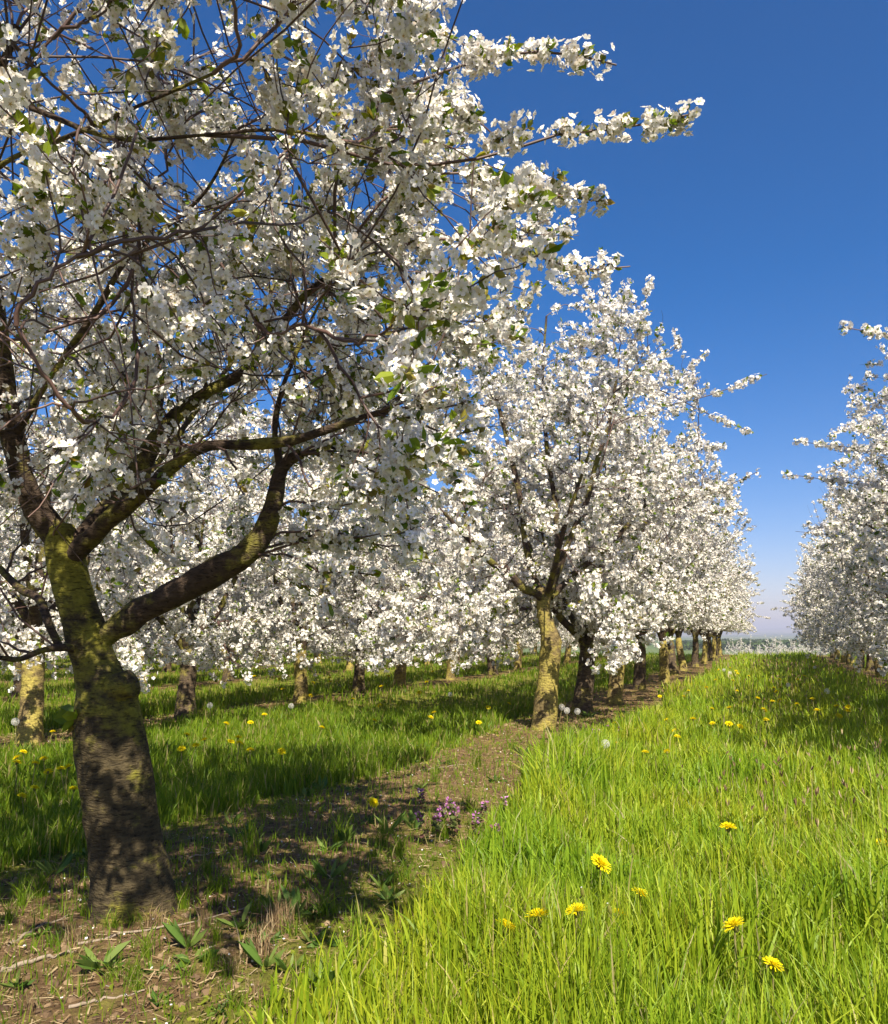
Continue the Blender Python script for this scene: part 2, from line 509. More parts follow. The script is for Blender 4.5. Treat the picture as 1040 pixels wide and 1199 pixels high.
# ------------------------------------------------------------------ cherry tree generator
def bez(p0, p1, p2, p3, n):
    t = np.linspace(0, 1, n)
    if p0.ndim == 2:
        t = t[None, :, None]
        p0, p1, p2, p3 = (x[:, None] for x in (p0, p1, p2, p3))
    else:
        t = t[:, None]
    return (1 - t) ** 3 * p0 + 3 * (1 - t) ** 2 * t * p1 + 3 * (1 - t) * t * t * p2 + t ** 3 * p3

def along(Pl, ts):
    """Pl (M,N,3); idx,t arrays -> points, tangents"""
    i, t = ts
    N = Pl.shape[1]
    x = t * (N - 1)
    k = np.minimum(x.astype(int), N - 2)
    f = (x - k)[:, None]
    a = Pl[i, k]; b = Pl[i, k + 1]
    return a * (1 - f) + b * f, nrm(b - a)

def trunk_mesh(name, pts, radii, rng, m, bumps=(), sides=22, n=46, flare=0.3, seed=1):
    q, r = smooth_path(pts, radii, n)
    T = nrm(np.gradient(q, axis=0))
    A = np.array([1.0, 0, 0]); A = nrm(A - (A * T).sum(-1, keepdims=True) * T)
    B = np.cross(T, A)
    an = np.arange(sides) * 2 * math.pi / sides
    z = q[:, 2] - q[0, 2]
    dirs = np.cos(an)[None, :, None] * A[:, None] + np.sin(an)[None, :, None] * B[:, None]
    ph = rng.uniform(0, 6.28)
    root = 1 + (flare * 1.5 if m is M_BARK_HERO else flare) * np.exp(-z / (0.075 if m is M_BARK_HERO else 0.07))[:, None] * (0.6 + 0.5 * np.cos(an * 4 + ph) + 0.25 * np.cos(an * 3 - ph))[None]
    pos = q[:, None] + dirs * r[:, None, None]
    nz = 1 + 0.07 * snoise(pos, seed, 16) + 0.035 * snoise(pos, seed + 9, 55) + 0.02 * np.sin(z * 95)[:, None] * snoise(pos, seed + 3, 20)
    V = q[:, None] + dirs * (r[:, None] * root * nz)[..., None]
    for (bp, br, bh) in bumps:
        dd = np.linalg.norm(pos - np.asarray(bp), axis=-1)
        V = V + dirs * (bh * np.exp(-(dd / br) ** 2))[..., None]
    V = V.reshape(-1, 3)
    idx = np.arange(n * sides).reshape(n, sides)
    a = idx[:-1]; b = np.roll(a, -1, 1); c = idx[1:]; d = np.roll(c, -1, 1)
    Fq = np.stack([a, b, d, c], -1).reshape(-1, 4)
    V = np.concatenate([V, [q[-1] + T[-1] * r[-1] * 0.5]])
    top = np.stack([idx[-1], np.roll(idx[-1], -1), np.full(sides, len(V) - 1)], -1)
    return mesh_data(name, V, [Fq, top], [m], True)

def limb_mesh(name, pts, radii, m, seed, n=28, sides=12):
    q, r = smooth_path(pts, radii, n)
    rg = np.random.default_rng(seed)
    V, Fq = tubes(q[None], r[None], sides, rg)
    c = np.repeat(q, sides, axis=0)
    d = V - c
    V = c + d * (1 + 0.20 * snoise(V, seed, 20) + 0.10 * snoise(V, seed + 5, 60))[:, None]
    return mesh_data(name, V, [Fq], [m], True), q, r

class Tree: pass

def grow_tree(seed, trunk, limbs, sampler, n2, n3, n4, fl_space, per, lod, fsize, wands=(), leafp=0.35, bark=None, limbm=None, bumps=(), leaf_size=0.04, keep=None, tside=4, bare=0):
    """everything in coordinates relative to the trunk base"""
    rng = np.random.default_rng(seed)
    t = Tree()
    t.trunk = trunk_mesh('trunk', trunk[0], trunk[1], rng, bark or M_BARK, bumps, seed=seed)
    t.limbs = []
    nodeP = []; nodeD = []; nodeR = []
    for k, (pts, rr) in enumerate(limbs):
        me, q, r = limb_mesh('limb', pts, rr, limbm or M_LIMB, seed * 31 + k)
        t.limbs.append(me)
        T = nrm(np.gradient(q, axis=0))
        nodeP.append(q[5:]); nodeD.append(T[5:]); nodeR.append(r[5:])
    nP = np.concatenate(nodeP); nD = np.concatenate(nodeD); nR = np.concatenate(nodeR)
    ctr = np.array([trunk[0][-1][0], trunk[0][-1][1], 0.0])
    # boughs
    tg = sampler(rng, n2, 0.75)
    o = np.argsort(np.linalg.norm(tg - np.array(trunk[0][-1]), axis=1))
    tg = tg[o]
    L2 = []; R2 = []
    for p in tg:
        v = p - nP
        dist = np.linalg.norm(v, axis=1)
        al = (v * nD).sum(1) / np.maximum(dist, 1e-6)
        cost = dist * (1.35 - 0.55 * al) + 0.0 * nR
        cost[dist < 0.12] += 5
        i = int(np.argmin(cost))
        L = dist[i]
        outw = nrm(p - ctr - np.array([0, 0, 1.2]))
        e = nrm(outw * 0.6 + v[i] / L + np.array([0, 0, rng.uniform(-0.25, 0.5)]) + rng.normal(size=3) * 0.25)
        b = bez(nP[i], nP[i] + nD[i] * L * 0.33, p - e * L * 0.33, p, 12)
        b[1:] += rng.normal(size=(11, 3)) * 0.012 * L
        r0 = min(nR[i] * 0.55, 0.016); r0 = max(r0, 0.005)
        rr = np.linspace(r0, max(0.0025, r0 * 0.3), 12)
        L2.append(b); R2.append(rr)
        T = nrm(np.gradient(b, axis=0))
        nP = np.concatenate([nP, b[2:]]); nD = np.concatenate([nD, T[2:]]); nR = np.concatenate([nR, rr[2:]])
    for wd in wands:
        q, r = smooth_path(wd[0], np.linspace(wd[1], wd[2], len(wd[0])), 12)
        L2.append(q); R2.append(r)
        T = nrm(np.gradient(q, axis=0))
        if len(wd) < 4:
            nP = np.concatenate([nP, q[3:]]); nD = np.concatenate([nD, T[3:]]); nR = np.concatenate([nR, r[3:]])
    L2 = np.array(L2); R2 = np.array(R2)
    # twigs
    tg = sampler(rng, n3, 1.0)
    D = tg[:, None] - nP[None]
    dist = np.linalg.norm(D, axis=2)
    al = (D * nD[None]).sum(2) / np.maximum(dist, 1e-6)
    cost = dist * (1.3 - 0.5 * al) + np.where(dist < 0.08, 5, 0)
    cost = cost + rng.uniform(0, 0.10, size=cost.shape)
    i = np.argmin(cost, 1)
    p0 = nP[i]; d0 = nD[i]
    v = tg - p0
    L = np.linalg.norm(v, axis=1, keepdims=True)
    mx = 0.75
    f = np.minimum(1, mx / L); tg = p0 + v * f; v = v * f; L = L * f
    outw = nrm(tg - ctr - np.array([0, 0, 1.0]))
    e = nrm(outw * 0.5 + v / L + rng.normal(size=v.shape) * 0.3 + np.stack([0 * L[:, 0], 0 * L[:, 0], rng.uniform(-0.35, 0.6, len(L))], -1))
    L3 = bez(p0, p0 + nrm(d0 + 0.6 * nrm(v)) * L * 0.35, tg - e * L * 0.33, tg, 9)
    L3[:, 1:] += rng.normal(size=(len(tg), 8, 3)) * 0.012 * L[:, :, None]
    if bare:
        okk = tkeep(L3); L3 = L3[okk]; i = i[okk]
    r0 = np.clip(nR[i] * 0.6, 0.0022, 0.0048)
    R3 = r0[:, None] * np.linspace(1, 0.45, 9)[None]
    # short shoots
    i4 = rng.integers(0, len(L3), n4)
    t4 = rng.uniform(0.12, 0.95, n4)
    p4, T4 = along(L3, (i4, t4))
    d4 = nrm(rng.normal(size=(n4, 3)) + T4 * 0.8 + np.array([0, 0, 0.25]))
    l4 = rng.uniform(0.05, 0.24, (n4, 1))
    L4 = bez(p4, p4 + d4 * l4 * 0.4, p4 + nrm(d4 + T4 * 0.4) * l4 * 0.7, p4 + nrm(d4 + T4 * 0.8 + np.array([0, 0, 0.1])) * l4, 5)
    R4 = np.full((n4, 5), 0.0018) * np.linspace(1, 0.6, 5)[None]
    L5 = np.zeros((0, 10, 3)); R5 = np.zeros((0, 10))
    if bare:
        tg = sampler(rng, bare, 0.95)
        j = rng.integers(0, len(nP), bare)
        v = tg - nP[j]; L = np.linalg.norm(v, axis=1, keepdims=True)
        v = v * np.minimum(1, 1.1 / L)
        L = np.linalg.norm(v, axis=1, keepdims=True)
        L5 = bez(nP[j], nP[j] + nrm(nD[j] + nrm(v)) * L * 0.4, nP[j] + v * 0.7 + rng.normal(size=v.shape) * 0.06, nP[j] + v, 10)
        L5[:, 1:] += rng.normal(size=(bare, 9, 3)) * 0.006
        if True:
            okk = tkeep(L5); L5 = L5[okk]
        bare = len(L5)
        R5 = np.full((bare, 10), 0.0030) * np.linspace(1.1, 0.5, 10)[None]
    bag = Bag()
    if bare:
        V, Fq = tubes(L5, R5, 5, rng)
        bag.add(V, [Fq])
    for Lx, Rx, s in ((L2, R2, max(5, tside)), (L3, R3, tside), (L4, R4, 3)):
        V, Fq = tubes(Lx, Rx, s, rng)
        bag.add(V, [Fq])
    t.twigs = bag.mesh('twigs', [M_TWIG], True)
    # blossom clusters
    cp = []; ct = []
    for Lx, t0, sp in ((L3, 0.10, fl_space), (L4, 0.15, fl_space * 0.85), (L2, 0.5, fl_space * 1.2)):
        seg = np.linalg.norm(np.diff(Lx, axis=1), axis=2).sum(1)
        n = rng.poisson(seg * (1 - t0) / sp)
        if Lx is L2 and len(wands):
            n[-len(wands):] = 0
        ii = np.repeat(np.arange(len(Lx)), n)
        tt = rng.uniform(t0, 1.02, len(ii)).clip(0, 1)
        ph = rng.uniform(0, 6.28, len(Lx))[ii]
        fq = rng.uniform(5, 13, len(Lx))[ii]
        ok = np.sin(tt * fq + ph) > -0.72
        ii = ii[ok]; tt = tt[ok]
        p, T = along(Lx, (ii, tt))
        cp.append(p); ct.append(T)
    for wd in wands:
        q, _ = smooth_path(wd[0], np.ones(len(wd[0])), 12)
        t0 = wd[3] if len(wd) > 3 else 0.25
        n = int(np.linalg.norm(np.diff(q, axis=0), axis=1).sum() * (1 - t0) / (0.0098 if lod == 0 else 0.013))
        tt = rng.uniform(t0, 1.0, n)
        tt = tt[np.sin(tt * rng.uniform(26, 40) + rng.uniform(0, 6)) > (-0.7 if lod else -0.88)]
        n = len(tt)
        p, T = along(q[None], (np.zeros(n, int), tt))
        cp.append(p); ct.append(T)
    cp = np.concatenate(cp); ct = np.concatenate(ct)
    if keep is not None:
        k = keep(cp); cp = cp[k]; ct = ct[k]
    gp = snoise(cp, seed + 2, 5.5) + 0.5 * snoise(cp, seed + 7, 12) > (9 if lod == 0 else 0.42)
    gp &= rng.random(len(cp)) < 0.75
    cp = cp[~gp]; ct = ct[~gp]
    t.ncl = len(cp)
    ax = rng.normal(size=cp.shape)
    ax = nrm(ax - 0.8 * (ax * ct).sum(-1, keepdims=True) * ct + np.array([0, 0, -0.15]))
    nfl = rng.integers(per[0], per[1] + 1, len(cp))
    ii = np.repeat(np.arange(len(cp)), nfl)
    dr = nrm(rng.normal(size=(len(ii), 3)) * 0.75 + ax[ii] * 0.85)
    rr = rng.uniform(0.014, 0.044, (len(ii), 1))
    pos = cp[ii] + dr * rr
    nn = nrm(dr + rng.normal(size=dr.shape) * 0.38)
    sz = fsize * rng.uniform(0.8, 1.12, len(ii))
    fb = Bag()
    flowers(fb, pos, nn, sz, lod, rng)
    t.crown = fb.mesh('blossom', [M_PETAL, M_CENTRE])
    t.nf = len(pos)
    # leaves and green bracts
    lb = Bag()
    pick = rng.random(len(cp)) < leafp
    nl = rng.integers(2, 5, pick.sum())
    jj = np.repeat(np.nonzero(pick)[0], nl)
    dl = nrm(ax[jj] * 0.7 + ct[jj] * 0.9 + rng.normal(size=(len(jj), 3)) * 0.55 + np.array([0, 0, 0.25]))
    leaves(lb, cp[jj] + dl * 0.01, dl, leaf_size * rng.uniform(0.45, 1.25, len(jj)), rng, wide=0.25)
    # small green calyx pieces in every cluster
    jj = np.repeat(np.arange(len(cp)), 2 if lod == 0 else 1)
    dl = nrm(ax[jj] + rng.normal(size=(len(jj), 3)) * 0.8)
    leaves(lb, cp[jj], dl, rng.uniform(0.014, 0.026, len(jj)), rng, wide=0.3, mi=1)
    t.leaves = lb.mesh('leaves', [M_LEAF, M_SEPAL])
    return t

def place_tree(t, name, loc, rz, label, group=None, scale=1.0, src=None):
    root = empty(name, loc, rz)
    root.scale = (scale,) * 3
    tag(root, label, 'cherry tree', group)
    tr = link('trunk', t.trunk, root)
    for m in t.limbs:
        link('limb', m, tr)
    cr = link('crown', t.crown, root)
    link('twigs', t.twigs, cr)
    link('leaves', t.leaves, cr)
    return root

# ---- tree 1: the big dark trunk at the left front, crown overhead
B1 = G(158, 1078); D1 = float(np.dot(B1, fh))
MP = D1 / F_PX
def pl(lst):      # (px, py, extra depth, width px) -> relative points and radii
    pts = [P(a, b, D1 + c) - B1 for a, b, c, w in lst]
    rr = [w * 0.5 * (D1 + c) / F_PX for a, b, c, w in lst]
    return pts, rr
def sil(py):
    return np.interp(py, [-400, 0, 60, 110, 150, 200, 240, 290, 320, 350, 420, 500, 620, 700, 760], [480, 560, 560, 560, 600, 670, 700, 690, 700, 620, 590, 580, 570, 480, 360])

def hero_sampler(rng, n, reach):
    out = []
    m = int(n * 0.13)                  # boughs reaching forward overhead
    while len(out) < m:
        d = nrm(rng.normal(size=3))
        p = np.array([0.8, -0.95, 2.15]) + d * rng.random() ** (1 / 3) * np.array([1.15, 0.95, 0.55])
        x, y, dz = proj(p + B1)
        if np.linalg.norm(p + B1 - EYEV) < 0.8 or (dz > 0 and y > (-40 if x < 480 else -200)): continue
        out.append(p)
    cen = np.array([0.33, 0.0, 1.95])
    while len(out) < n:
        d = nrm(rng.normal(size=3))
        p = cen + d * (rng.random() ** (1 / 2.3)) * np.array([1.65, 1.45, 1.35]) * (0.8 + 0.2 * reach)
        wpt = p + B1
        x, y, dz = proj(wpt)
        if p[2] < 0.78 or dz < 1.0: continue
        if x > sil(y) - 15: continue
        if dz < 1.25: continue
        if y > 690 and x > 0: continue
        if y > 600 and rng.random() < 0.5: continue
        if 150 < x < 420 and 470 < y < 700 and rng.random() < 0.5: continue
        out.append(p)
    return np.array(out)
def tkeep(Pl):
    x, y, dz = proj(Pl.reshape(-1, 3) + B1)
    bad = (dz > 0) & (y > np.where(x > 500, -70, -20)) & ((x > sil(y) + 5) | (dz < 1.15)) & (x > -40) & (x < 1100)
    bad |= np.linalg.norm(Pl.reshape(-1, 3) + B1 - EYEV, axis=1) < 0.75
    return ~bad.reshape(len(Pl), -1).any(1)
def hero_keep(p):
    x, y, dz = proj(p + B1)
    rk = np.random.default_rng(3)
    hid = np.zeros(len(p), bool)
    for pts, rr in t1_limbs[:7] + t1_limbs[10:11]:
        q, ra = smooth_path(pts, rr, 40)
        qx, qy, qd = proj(q + B1)
        dd = np.hypot(x[:, None] - qx[None], y[:, None] - qy[None])
        i = dd.argmin(1)
        hid |= (dd[np.arange(len(p)), i] < 14 + ra[i] * 420) & (dz < qd[i] + 0.12)
    gap = (snoise(p, 51, 4.2) + 0.6 * snoise(p, 52, 9) > 0.30 + 0.16 * np.clip((x - 420) / 150, 0, 1)) & (y > -25) & (x < 530)     # clearings in the crown
    dropped = (hid & (rk.random(len(p)) < 0.8)) | (gap & (rk.random(len(p)) < 0.75))
    dz = np.where(dropped, -1, dz)
    off = (proj(p + B1)[1] < np.where(proj(p + B1)[0] > 500, -70, -25)) | (proj(p + B1)[2] < 0)
    return ((dz > 1.15) | (off & ~dropped)) & ((x < sil(y) + 22) | off | (y > 1199) | (np.abs(y - 70) < 60) | (np.abs(y - 165) < 45)) & ((y < 745) | (x < -30) | off)

t1_trunk = pl([(158, 1100, 0, 100), (157, 1070, 0, 94), (152, 1030, 0, 86), (147, 990, 0, 83), (141, 940, 0, 81), (134, 890, 0, 82), (129, 850, 0, 82), (125, 820, 0, 74), (118, 796, 0, 58), (108, 768, 0, 50), (98, 735, 0, 48), (88, 700, 0, 46), (80, 665, 0, 46), (74, 635, 0, 44), (70, 618, 0, 34)])
t1_limbs = [
    pl([(102, 765, .0, 26), (125, 742, .0, 30), (155, 722, -.02, 33), (195, 700, -.05, 34), (245, 673, -.09, 33), (290, 646, -.12, 29), (312, 616, -.13, 24), (323, 580, -.14, 20), (331, 545, -.15, 18), (352, 531, -.16, 15)]),
    pl([(329, 552, -.15, 12), (322, 510, -.16, 10), (328, 465, -.18, 8), (346, 415, -.2, 7), (362, 380, -.22, 5), (392, 320, -.25, 4)]),
    pl([(76, 655, 0, 30), (95, 636, .0, 32), (120, 608, .03, 30), (150, 572, .08, 27), (182, 517, .1, 24), (212, 482, .12, 20), (248, 456, .13, 17), (285, 436, .13, 15), (318, 398, .12, 12), (358, 345, .1, 9), (394, 316, .08, 6)]),
    pl([(78, 660, 0, 26), (104, 632, -.05, 26), (132, 605, -.1, 24), (165, 580, -.16, 22), (200, 548, -.2, 17), (238, 524, -.22, 15), (290, 521, -.24, 13), (345, 515, -.26, 13), (392, 500, -.28, 11), (445, 482, -.3, 6)]),
    pl([(80, 650, 0, 34), (62, 622, 0, 36), (44, 596, -.02, 36), (28, 562, -.05, 34), (15, 515, -.1, 30), (5, 455, -.15, 28), (-3, 390, -.22, 26), (-14, 300, -.3, 22), (-22, 210, -.4, 18), (-10, 120, -.5, 14), (20, 30, -.6, 10)]),
    pl([(98, 762, 0, 16), (74, 758, -.08, 15), (48, 762, -.14, 13), (22, 772, -.2, 10), (0, 770, -.26, 8)]),
    pl([(70, 758, -.06, 14), (56, 728, -.05, 15), (46, 702, .02, 16), (25, 690, .08, 14), (2, 668, .15, 13), (-30, 640, .25, 10)]),
    pl([(-14, 300, -.3, 14), (-30, 200, -.5, 13), (-10, 112, -.68, 12), (50, 132, -.76, 11), (140, 163, -.8, 9), (240, 158, -.82, 7), (330, 152, -.84, 6), (440, 175, -.85, 4)]),
    pl([(-18, 280, -.3, 12), (0, 195, -.6, 10), (75, 162, -.72, 9), (160, 125, -.85, 8), (250, 86, -.9, 6)]),
    pl([(80, 158, -.74, 7), (118, 195, -.7, 6), (160, 235, -.66, 5), (205, 262, -.6, 5), (250, 300, -.55, 3)]),
    pl([(15, 515, -.1, 15), (60, 440, -.25, 13), (115, 360, -.35, 12), (152, 300, -.42, 11), (200, 262, -.45, 9), (238, 228, -.5, 6), (280, 150, -.55, 4)]),
    pl([(182, 517, .1, 12), (190, 440, .2, 10), (170, 370, .3, 9), (148, 300, .35, 7), (150, 220, .4, 5), (180, 120, .5, 4)]),
    pl([(120, 608, .03, 14), (170, 560, .4, 12), (230, 480, .7, 10), (300, 380, .9, 8), (350, 260, 1.0, 6), (420, 120, 1.05, 4)]),
]
def wl(lst, w0, w1, t0=None):
    pts = [P(a, b, D1 + c) - B1 for a, b, c in lst]
    k = (pts, w0, w1)
    return k if t0 is None else k + (t0,)
t1_wands = [
    wl([(392, 318, -.25), (400, 180, -.4), (430, 125, -.5), (510, 88, -.52), (600, 62, -.54), (660, 62, -.55), (722, 76, -.56)], .0055, .0026, .66),
    wl([(240, 158, -.82), (380, 170, -.7), (440, 190, -.62), (570, 184, -.56), (660, 156, -.55), (730, 150, -.55), (808, 134, -.55)], .0055, .0026, .72),
    wl([(392, 318, -.25), (420, 270, -.35), (480, 210, -.4), (560, 205, -.4), (630, 225, -.4), (704, 236, -.4)], .005, .002, .3),
    wl([(362, 345, .1), (430, 300, 0), (520, 280, -.1), (620, 297, -.2), (680, 315, -.2), (738, 312, -.2)], .005, .002, .35),
    wl([(440, 180, -.8), (490, 150, -.7), (545, 130, -.65), (590, 165, -.62), (618, 150, -.6)], .003, .0015, .3),
    wl([(280, 150, -.55), (380, 100, -.5), (460, 60, -.5), (520, 40, -.5), (565, 70, -.5)], .004, .002, .2),
    wl([(440, 482, -.3), (500, 520, -.35), (540, 580, -.38), (552, 640, -.4), (556, 680, -.4)], .0025, .0015, .4),
    wl([(392, 318, -.25), (450, 350, -.3), (500, 380, -.3), (545, 395, -.3), (575, 420, -.3)], .003, .0015, .3),
]
bump1 = [(P(150, 800, D1 - 0.02) - B1 + np.array([0.03, 0, 0]), 0.035, 0.022), (P(95, 745, D1) - B1, 0.03, 0.008), (P(165, 1040, D1 - .1) - B1, 0.06, 0.02)]
t1_limbs = [(p, [q * (0.62 if k in (5, 6, 7, 8, 9, 10, 11, 12) else 0.94) for q in w_]) for k, (p, w_) in enumerate(t1_limbs)]
t1_trunk = (t1_trunk[0], [q * 0.95 for q in t1_trunk[1]])
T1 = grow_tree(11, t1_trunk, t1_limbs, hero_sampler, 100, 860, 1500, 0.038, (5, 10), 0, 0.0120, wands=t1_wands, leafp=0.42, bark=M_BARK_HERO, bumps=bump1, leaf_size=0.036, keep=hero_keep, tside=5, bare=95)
place_tree(T1, 'cherry_tree', B1, 0, 'nearest cherry tree, thick dark mossy leaning trunk at the left, blossom branches overhead')
print('hero flowers', T1.nf)

# ---- tree 2: the sunlit trunk in the middle
B2 = G(637, 860); D2 = float(np.dot(B2, fh))
def pl2(lst):
    return [P(a, b, D2 + c) - B2 for a, b, c, w in lst], [w * 0.5 * (D2 + c) / F_PX for a, b, c, w in lst]
def egg(cx, cy, cz, rx, ry, rz, zmin, test=None):
    def f(rng, n, reach):
        out = []
        while len(out) < n:
            d = nrm(rng.normal(size=3))
            k = rng.random() ** (1 / 2.5) * (0.78 + 0.22 * reach)
            wob = 1 + 0.22 * math.sin(3 * math.atan2(d[1], d[0]) + cz * 7 + 4 * d[2]) + 0.10 * math.sin(7 * d[2] + 5 * d[0])
            tz = rz if d[2] > 0 else rz * 0.95
            p = np.array([cx, cy, cz]) + d * k * wob * np.array([rx, ry, tz])
            if rng.random() < 0.24:            # low drooping outer boughs
                a = rng.uniform(0, 6.283); q = rng.uniform(0.45, 1.05) * rx
                p = np.array([cx + q * math.cos(a), cy + q * math.sin(a), rng.uniform(zmin, 1.15)])
            if reach < 0.9 and rng.random() < 0.22: p = p + d * rng.uniform(0.12, 0.42) * (1 if d[2] > -0.2 else 0)
            if p[2] < zmin + rng.random() * 0.3: continue
            if p[2] < 0.85 and math.hypot(p[0], p[1]) < 0.42: continue
            if test is not None and not test(p): continue
            out.append(p)
        return np.array(out)
    return f
def test2(p):
    x, y, dz = proj(p + B2)
    lim = np.interp(y, [290, 330, 400, 480, 560, 650, 780], [700, 752, 800, 832, 815, 800, 760])
    if 596 < x < 676 and y > 700: return False
    return x < lim and y > 296
t2_trunk = pl2([(635, 868, 0, 33), (637, 850, 0, 31), (640, 820, 0, 30), (643, 790, 0, 27), (645, 765, 0, 27), (645, 748, 0, 26), (641, 732, 0, 20), (637, 715, 0, 18), (637, 700, 0, 19), (638, 690, 0, 14)])
t2_limbs = [
    pl2([(640, 708, 0, 13), (630, 696, -.05, 14), (614, 690, -.12, 13), (598, 674, -.2, 11), (582, 664, -.28, 9), (556, 640, -.4, 7), (520, 600, -.5, 5)]),
    pl2([(636, 702, 0, 12), (624, 672, .05, 11), (616, 640, .1, 10), (612, 600, .1, 9), (603, 555, .1, 8), (590, 500, .1, 6), (575, 440, .1, 4)]),
    pl2([(640, 702, 0, 12), (652, 672, -.05, 11), (668, 630, -.08, 10), (688, 585, -.1, 9), (696, 550, -.12, 8), (712, 500, -.15, 6), (724, 430, -.2, 4)]),
    pl2([(640, 700, 0, 10), (652, 650, .2, 9), (650, 590, .35, 8), (640, 520, .45, 6), (636, 430, .5, 4), (640, 370, .5, 3)]),
    pl2([(645, 700, 0, 10), (668, 676, .15, 9), (700, 650, .3, 8), (740, 610, .4, 6), (780, 560, .45, 4)]),
    pl2([(640, 700, 0, 9), (650, 664, -.3, 8), (660, 620, -.55, 7), (680, 560, -.75, 5), (700, 500, -.85, 4)]),
]
t2_wands = [
    ([P(712, 500, D2) - B2, P(760, 480, D2) - B2, P(820, 466, D2) - B2, P(898, 438, D2) - B2], .007, .003, .66),
    ([P(724, 440, D2 - .2) - B2, P(780, 460, D2) - B2, P(830, 485, D2) - B2, P(880, 506, D2) - B2], .007, .003, .62),
    ([P(700, 560, D2 - .2) - B2, P(730, 450, D2 - .2) - B2, P(748, 380, D2 - .2) - B2, P(762, 326, D2 - .2) - B2], .006, .0018, .45),
    ([P(724, 430, D2 - .2) - B2, P(765, 420, D2 - .2) - B2, P(795, 400, D2 - .2) - B2, P(790, 388, D2 - .2) - B2], .005, .0018, .4),
]
t1_wands = t1_wands
def keep2(p):
    x, y, dz = proj(p + B2)
    rk = np.random.default_rng(4)
    hid = np.zeros(len(p), bool)
    for pts, rr in t2_limbs:
        q, ra = smooth_path(pts, rr, 40)
        q = q[:26]; ra = ra[:26]
        qx, qy, qd = proj(q + B2)
        dd = np.hypot(x[:, None] - qx[None], y[:, None] - qy[None])
        i = dd.argmin(1)
        hid |= (dd[np.arange(len(p)), i] < 7 + ra[i] * 146) & (dz < qd[i] + 0.1)
    hid |= (x > 612) & (x < 664) & (y > 690)
    return ~(hid & (rk.random(len(p)) < 0.45))
t2_limbs = [(p, [q * 0.8 for q in w_]) for p, w_ in t2_limbs]
t2_trunk = (t2_trunk[0], [q * 0.9 for q in t2_trunk[1]])
T2 = grow_tree(23, t2_trunk, t2_limbs, egg(-0.05, 0.1, 2.05, 1.62, 1.4, 1.78, 0.40, test2), 84, 760, 1150, 0.030, (4, 6), 1, 0.0165, wands=t2_wands, leafp=0.30, leaf_size=0.04,
               bumps=[(P(636, 815, D2 - .1) - B2, 0.03, 0.008), (P(655, 752, D2) - B2, 0.035, 0.012)], keep=keep2)
place_tree(T2, 'cherry_tree', B2, 0, 'middle cherry tree whose sunlit yellow-green trunk stands alone at the head of the row')
print('t2 flowers', T2.nf)

# ---- other trees: five shapes shared by the rows
def generic(seed, zmin=0.30):
    rg = np.random.default_rng(seed)
    h = rg.uniform(0.62, 0.8)
    lean = rg.normal(size=2) * 0.05
    k = rg.uniform(0.9, 1.12)
    pts = [(0, 0, -0.03), (0, 0, 0.03), (lean[0] * .3, lean[1] * .3, h * .3), (lean[0] * .8 + rg.normal() * .012, lean[1] * .8, h * .62), (lean[0], lean[1], h * .85), (lean[0] * 1.1, lean[1] * 1.1, h)]
    k *= 0.88
    rr = [0.105 * k, 0.098 * k, 0.086 * k, 0.080 * k, 0.072 * k, 0.052 * k]
    limbs = []
    nb = rg.integers(4, 6)
    a0 = rg.uniform(0, 6.28)
    for j in range(nb):
        a = a0 + j * 2 * math.pi / nb + rg.normal() * 0.25
        o = np.array([math.cos(a), math.sin(a)])
        sp = rg.uniform(0.45, 0.95); zt = rg.uniform(1.5, 2.5)
        st = np.array([lean[0], lean[1]])
        p = []
        for u, rad_, zz in ((0, 0.0, h * .86), (.12, .07, h + .03), (.35, .26, h + .22), (.6, .52, h + .55), (.8, .75, h + .95), (1, 1, zt)):
            q = st + o * sp * rad_ + rg.normal(size=2) * 0.03 * u
            z = zz if u < 1 else max(zt, h + 1.1)
            p.append((q[0], q[1], z + rg.normal() * .03 * u))
        r0 = rg.uniform(.034, .046)
        limbs.append((p, [r0, r0, r0 * .8, r0 * .6, r0 * .4, r0 * .2]))
    limbs.append(([(lean[0], lean[1], h * .9), (lean[0] + .02, lean[1], h + .2), (lean[0] - .03, .05, h + .7), (.05, 0, h + 1.3), (0.0, .05, h + 2.0)], [.036, .032, .024, .016, .006]))
    smp = egg(0, 0, 1.98, 1.24, 1.24, 1.6, zmin)
    wands = []
    for j in range(11):
        p_, r_ = limbs[j % len(limbs)]
        a = rg.uniform(0, 6.28); o_ = np.array([math.cos(a), math.sin(a), 0])
        st = np.array(p_[-2 if j % 2 else -1]); st = st * np.array([.9, .9, 1])
        en = st * np.array([.5, .5, 0]) + o_ * rg.uniform(1.35, 1.75) + np.array([0, 0, rg.uniform(1.3, 3.2)])
        if j > 7: en = st * np.array([1, 1, 0]) + o_ * rg.uniform(.2, .6) + np.array([0, 0, rg.uniform(3.6, 3.95)])
        md = (st + en) / 2 + np.array([0, 0, rg.uniform(-.05, .15)]) + rg.normal(size=3) * .04
        wands.append(([tuple(st), tuple(md), tuple(en)], .006, .0025, .45))
    bumps = [((0.08 * math.cos(a0), 0.08 * math.sin(a0), h * rg.uniform(.3, .7)), 0.04, 0.02)]
    return grow_tree(seed, (pts, rr), limbs, smp, 56, 530, 950, 0.036, (4, 6), 1, 0.0162, wands=wands, leafp=0.40, bumps=bumps, bark=M_BARK if seed in (101, 303, 505, 808, 606) else M_BARK_SHADED, leaf_size=0.036, tside=3)

_b = {'k': 0}
GEN = [generic(s) for s in (101, 202, 303, 404, 505)]
GENH = [generic(s, 0.78) for s in (606, 202 + 500, 808, 909)]
print('generic flowers', [g.nf for g in GEN])
rngp = np.random.default_rng(5)

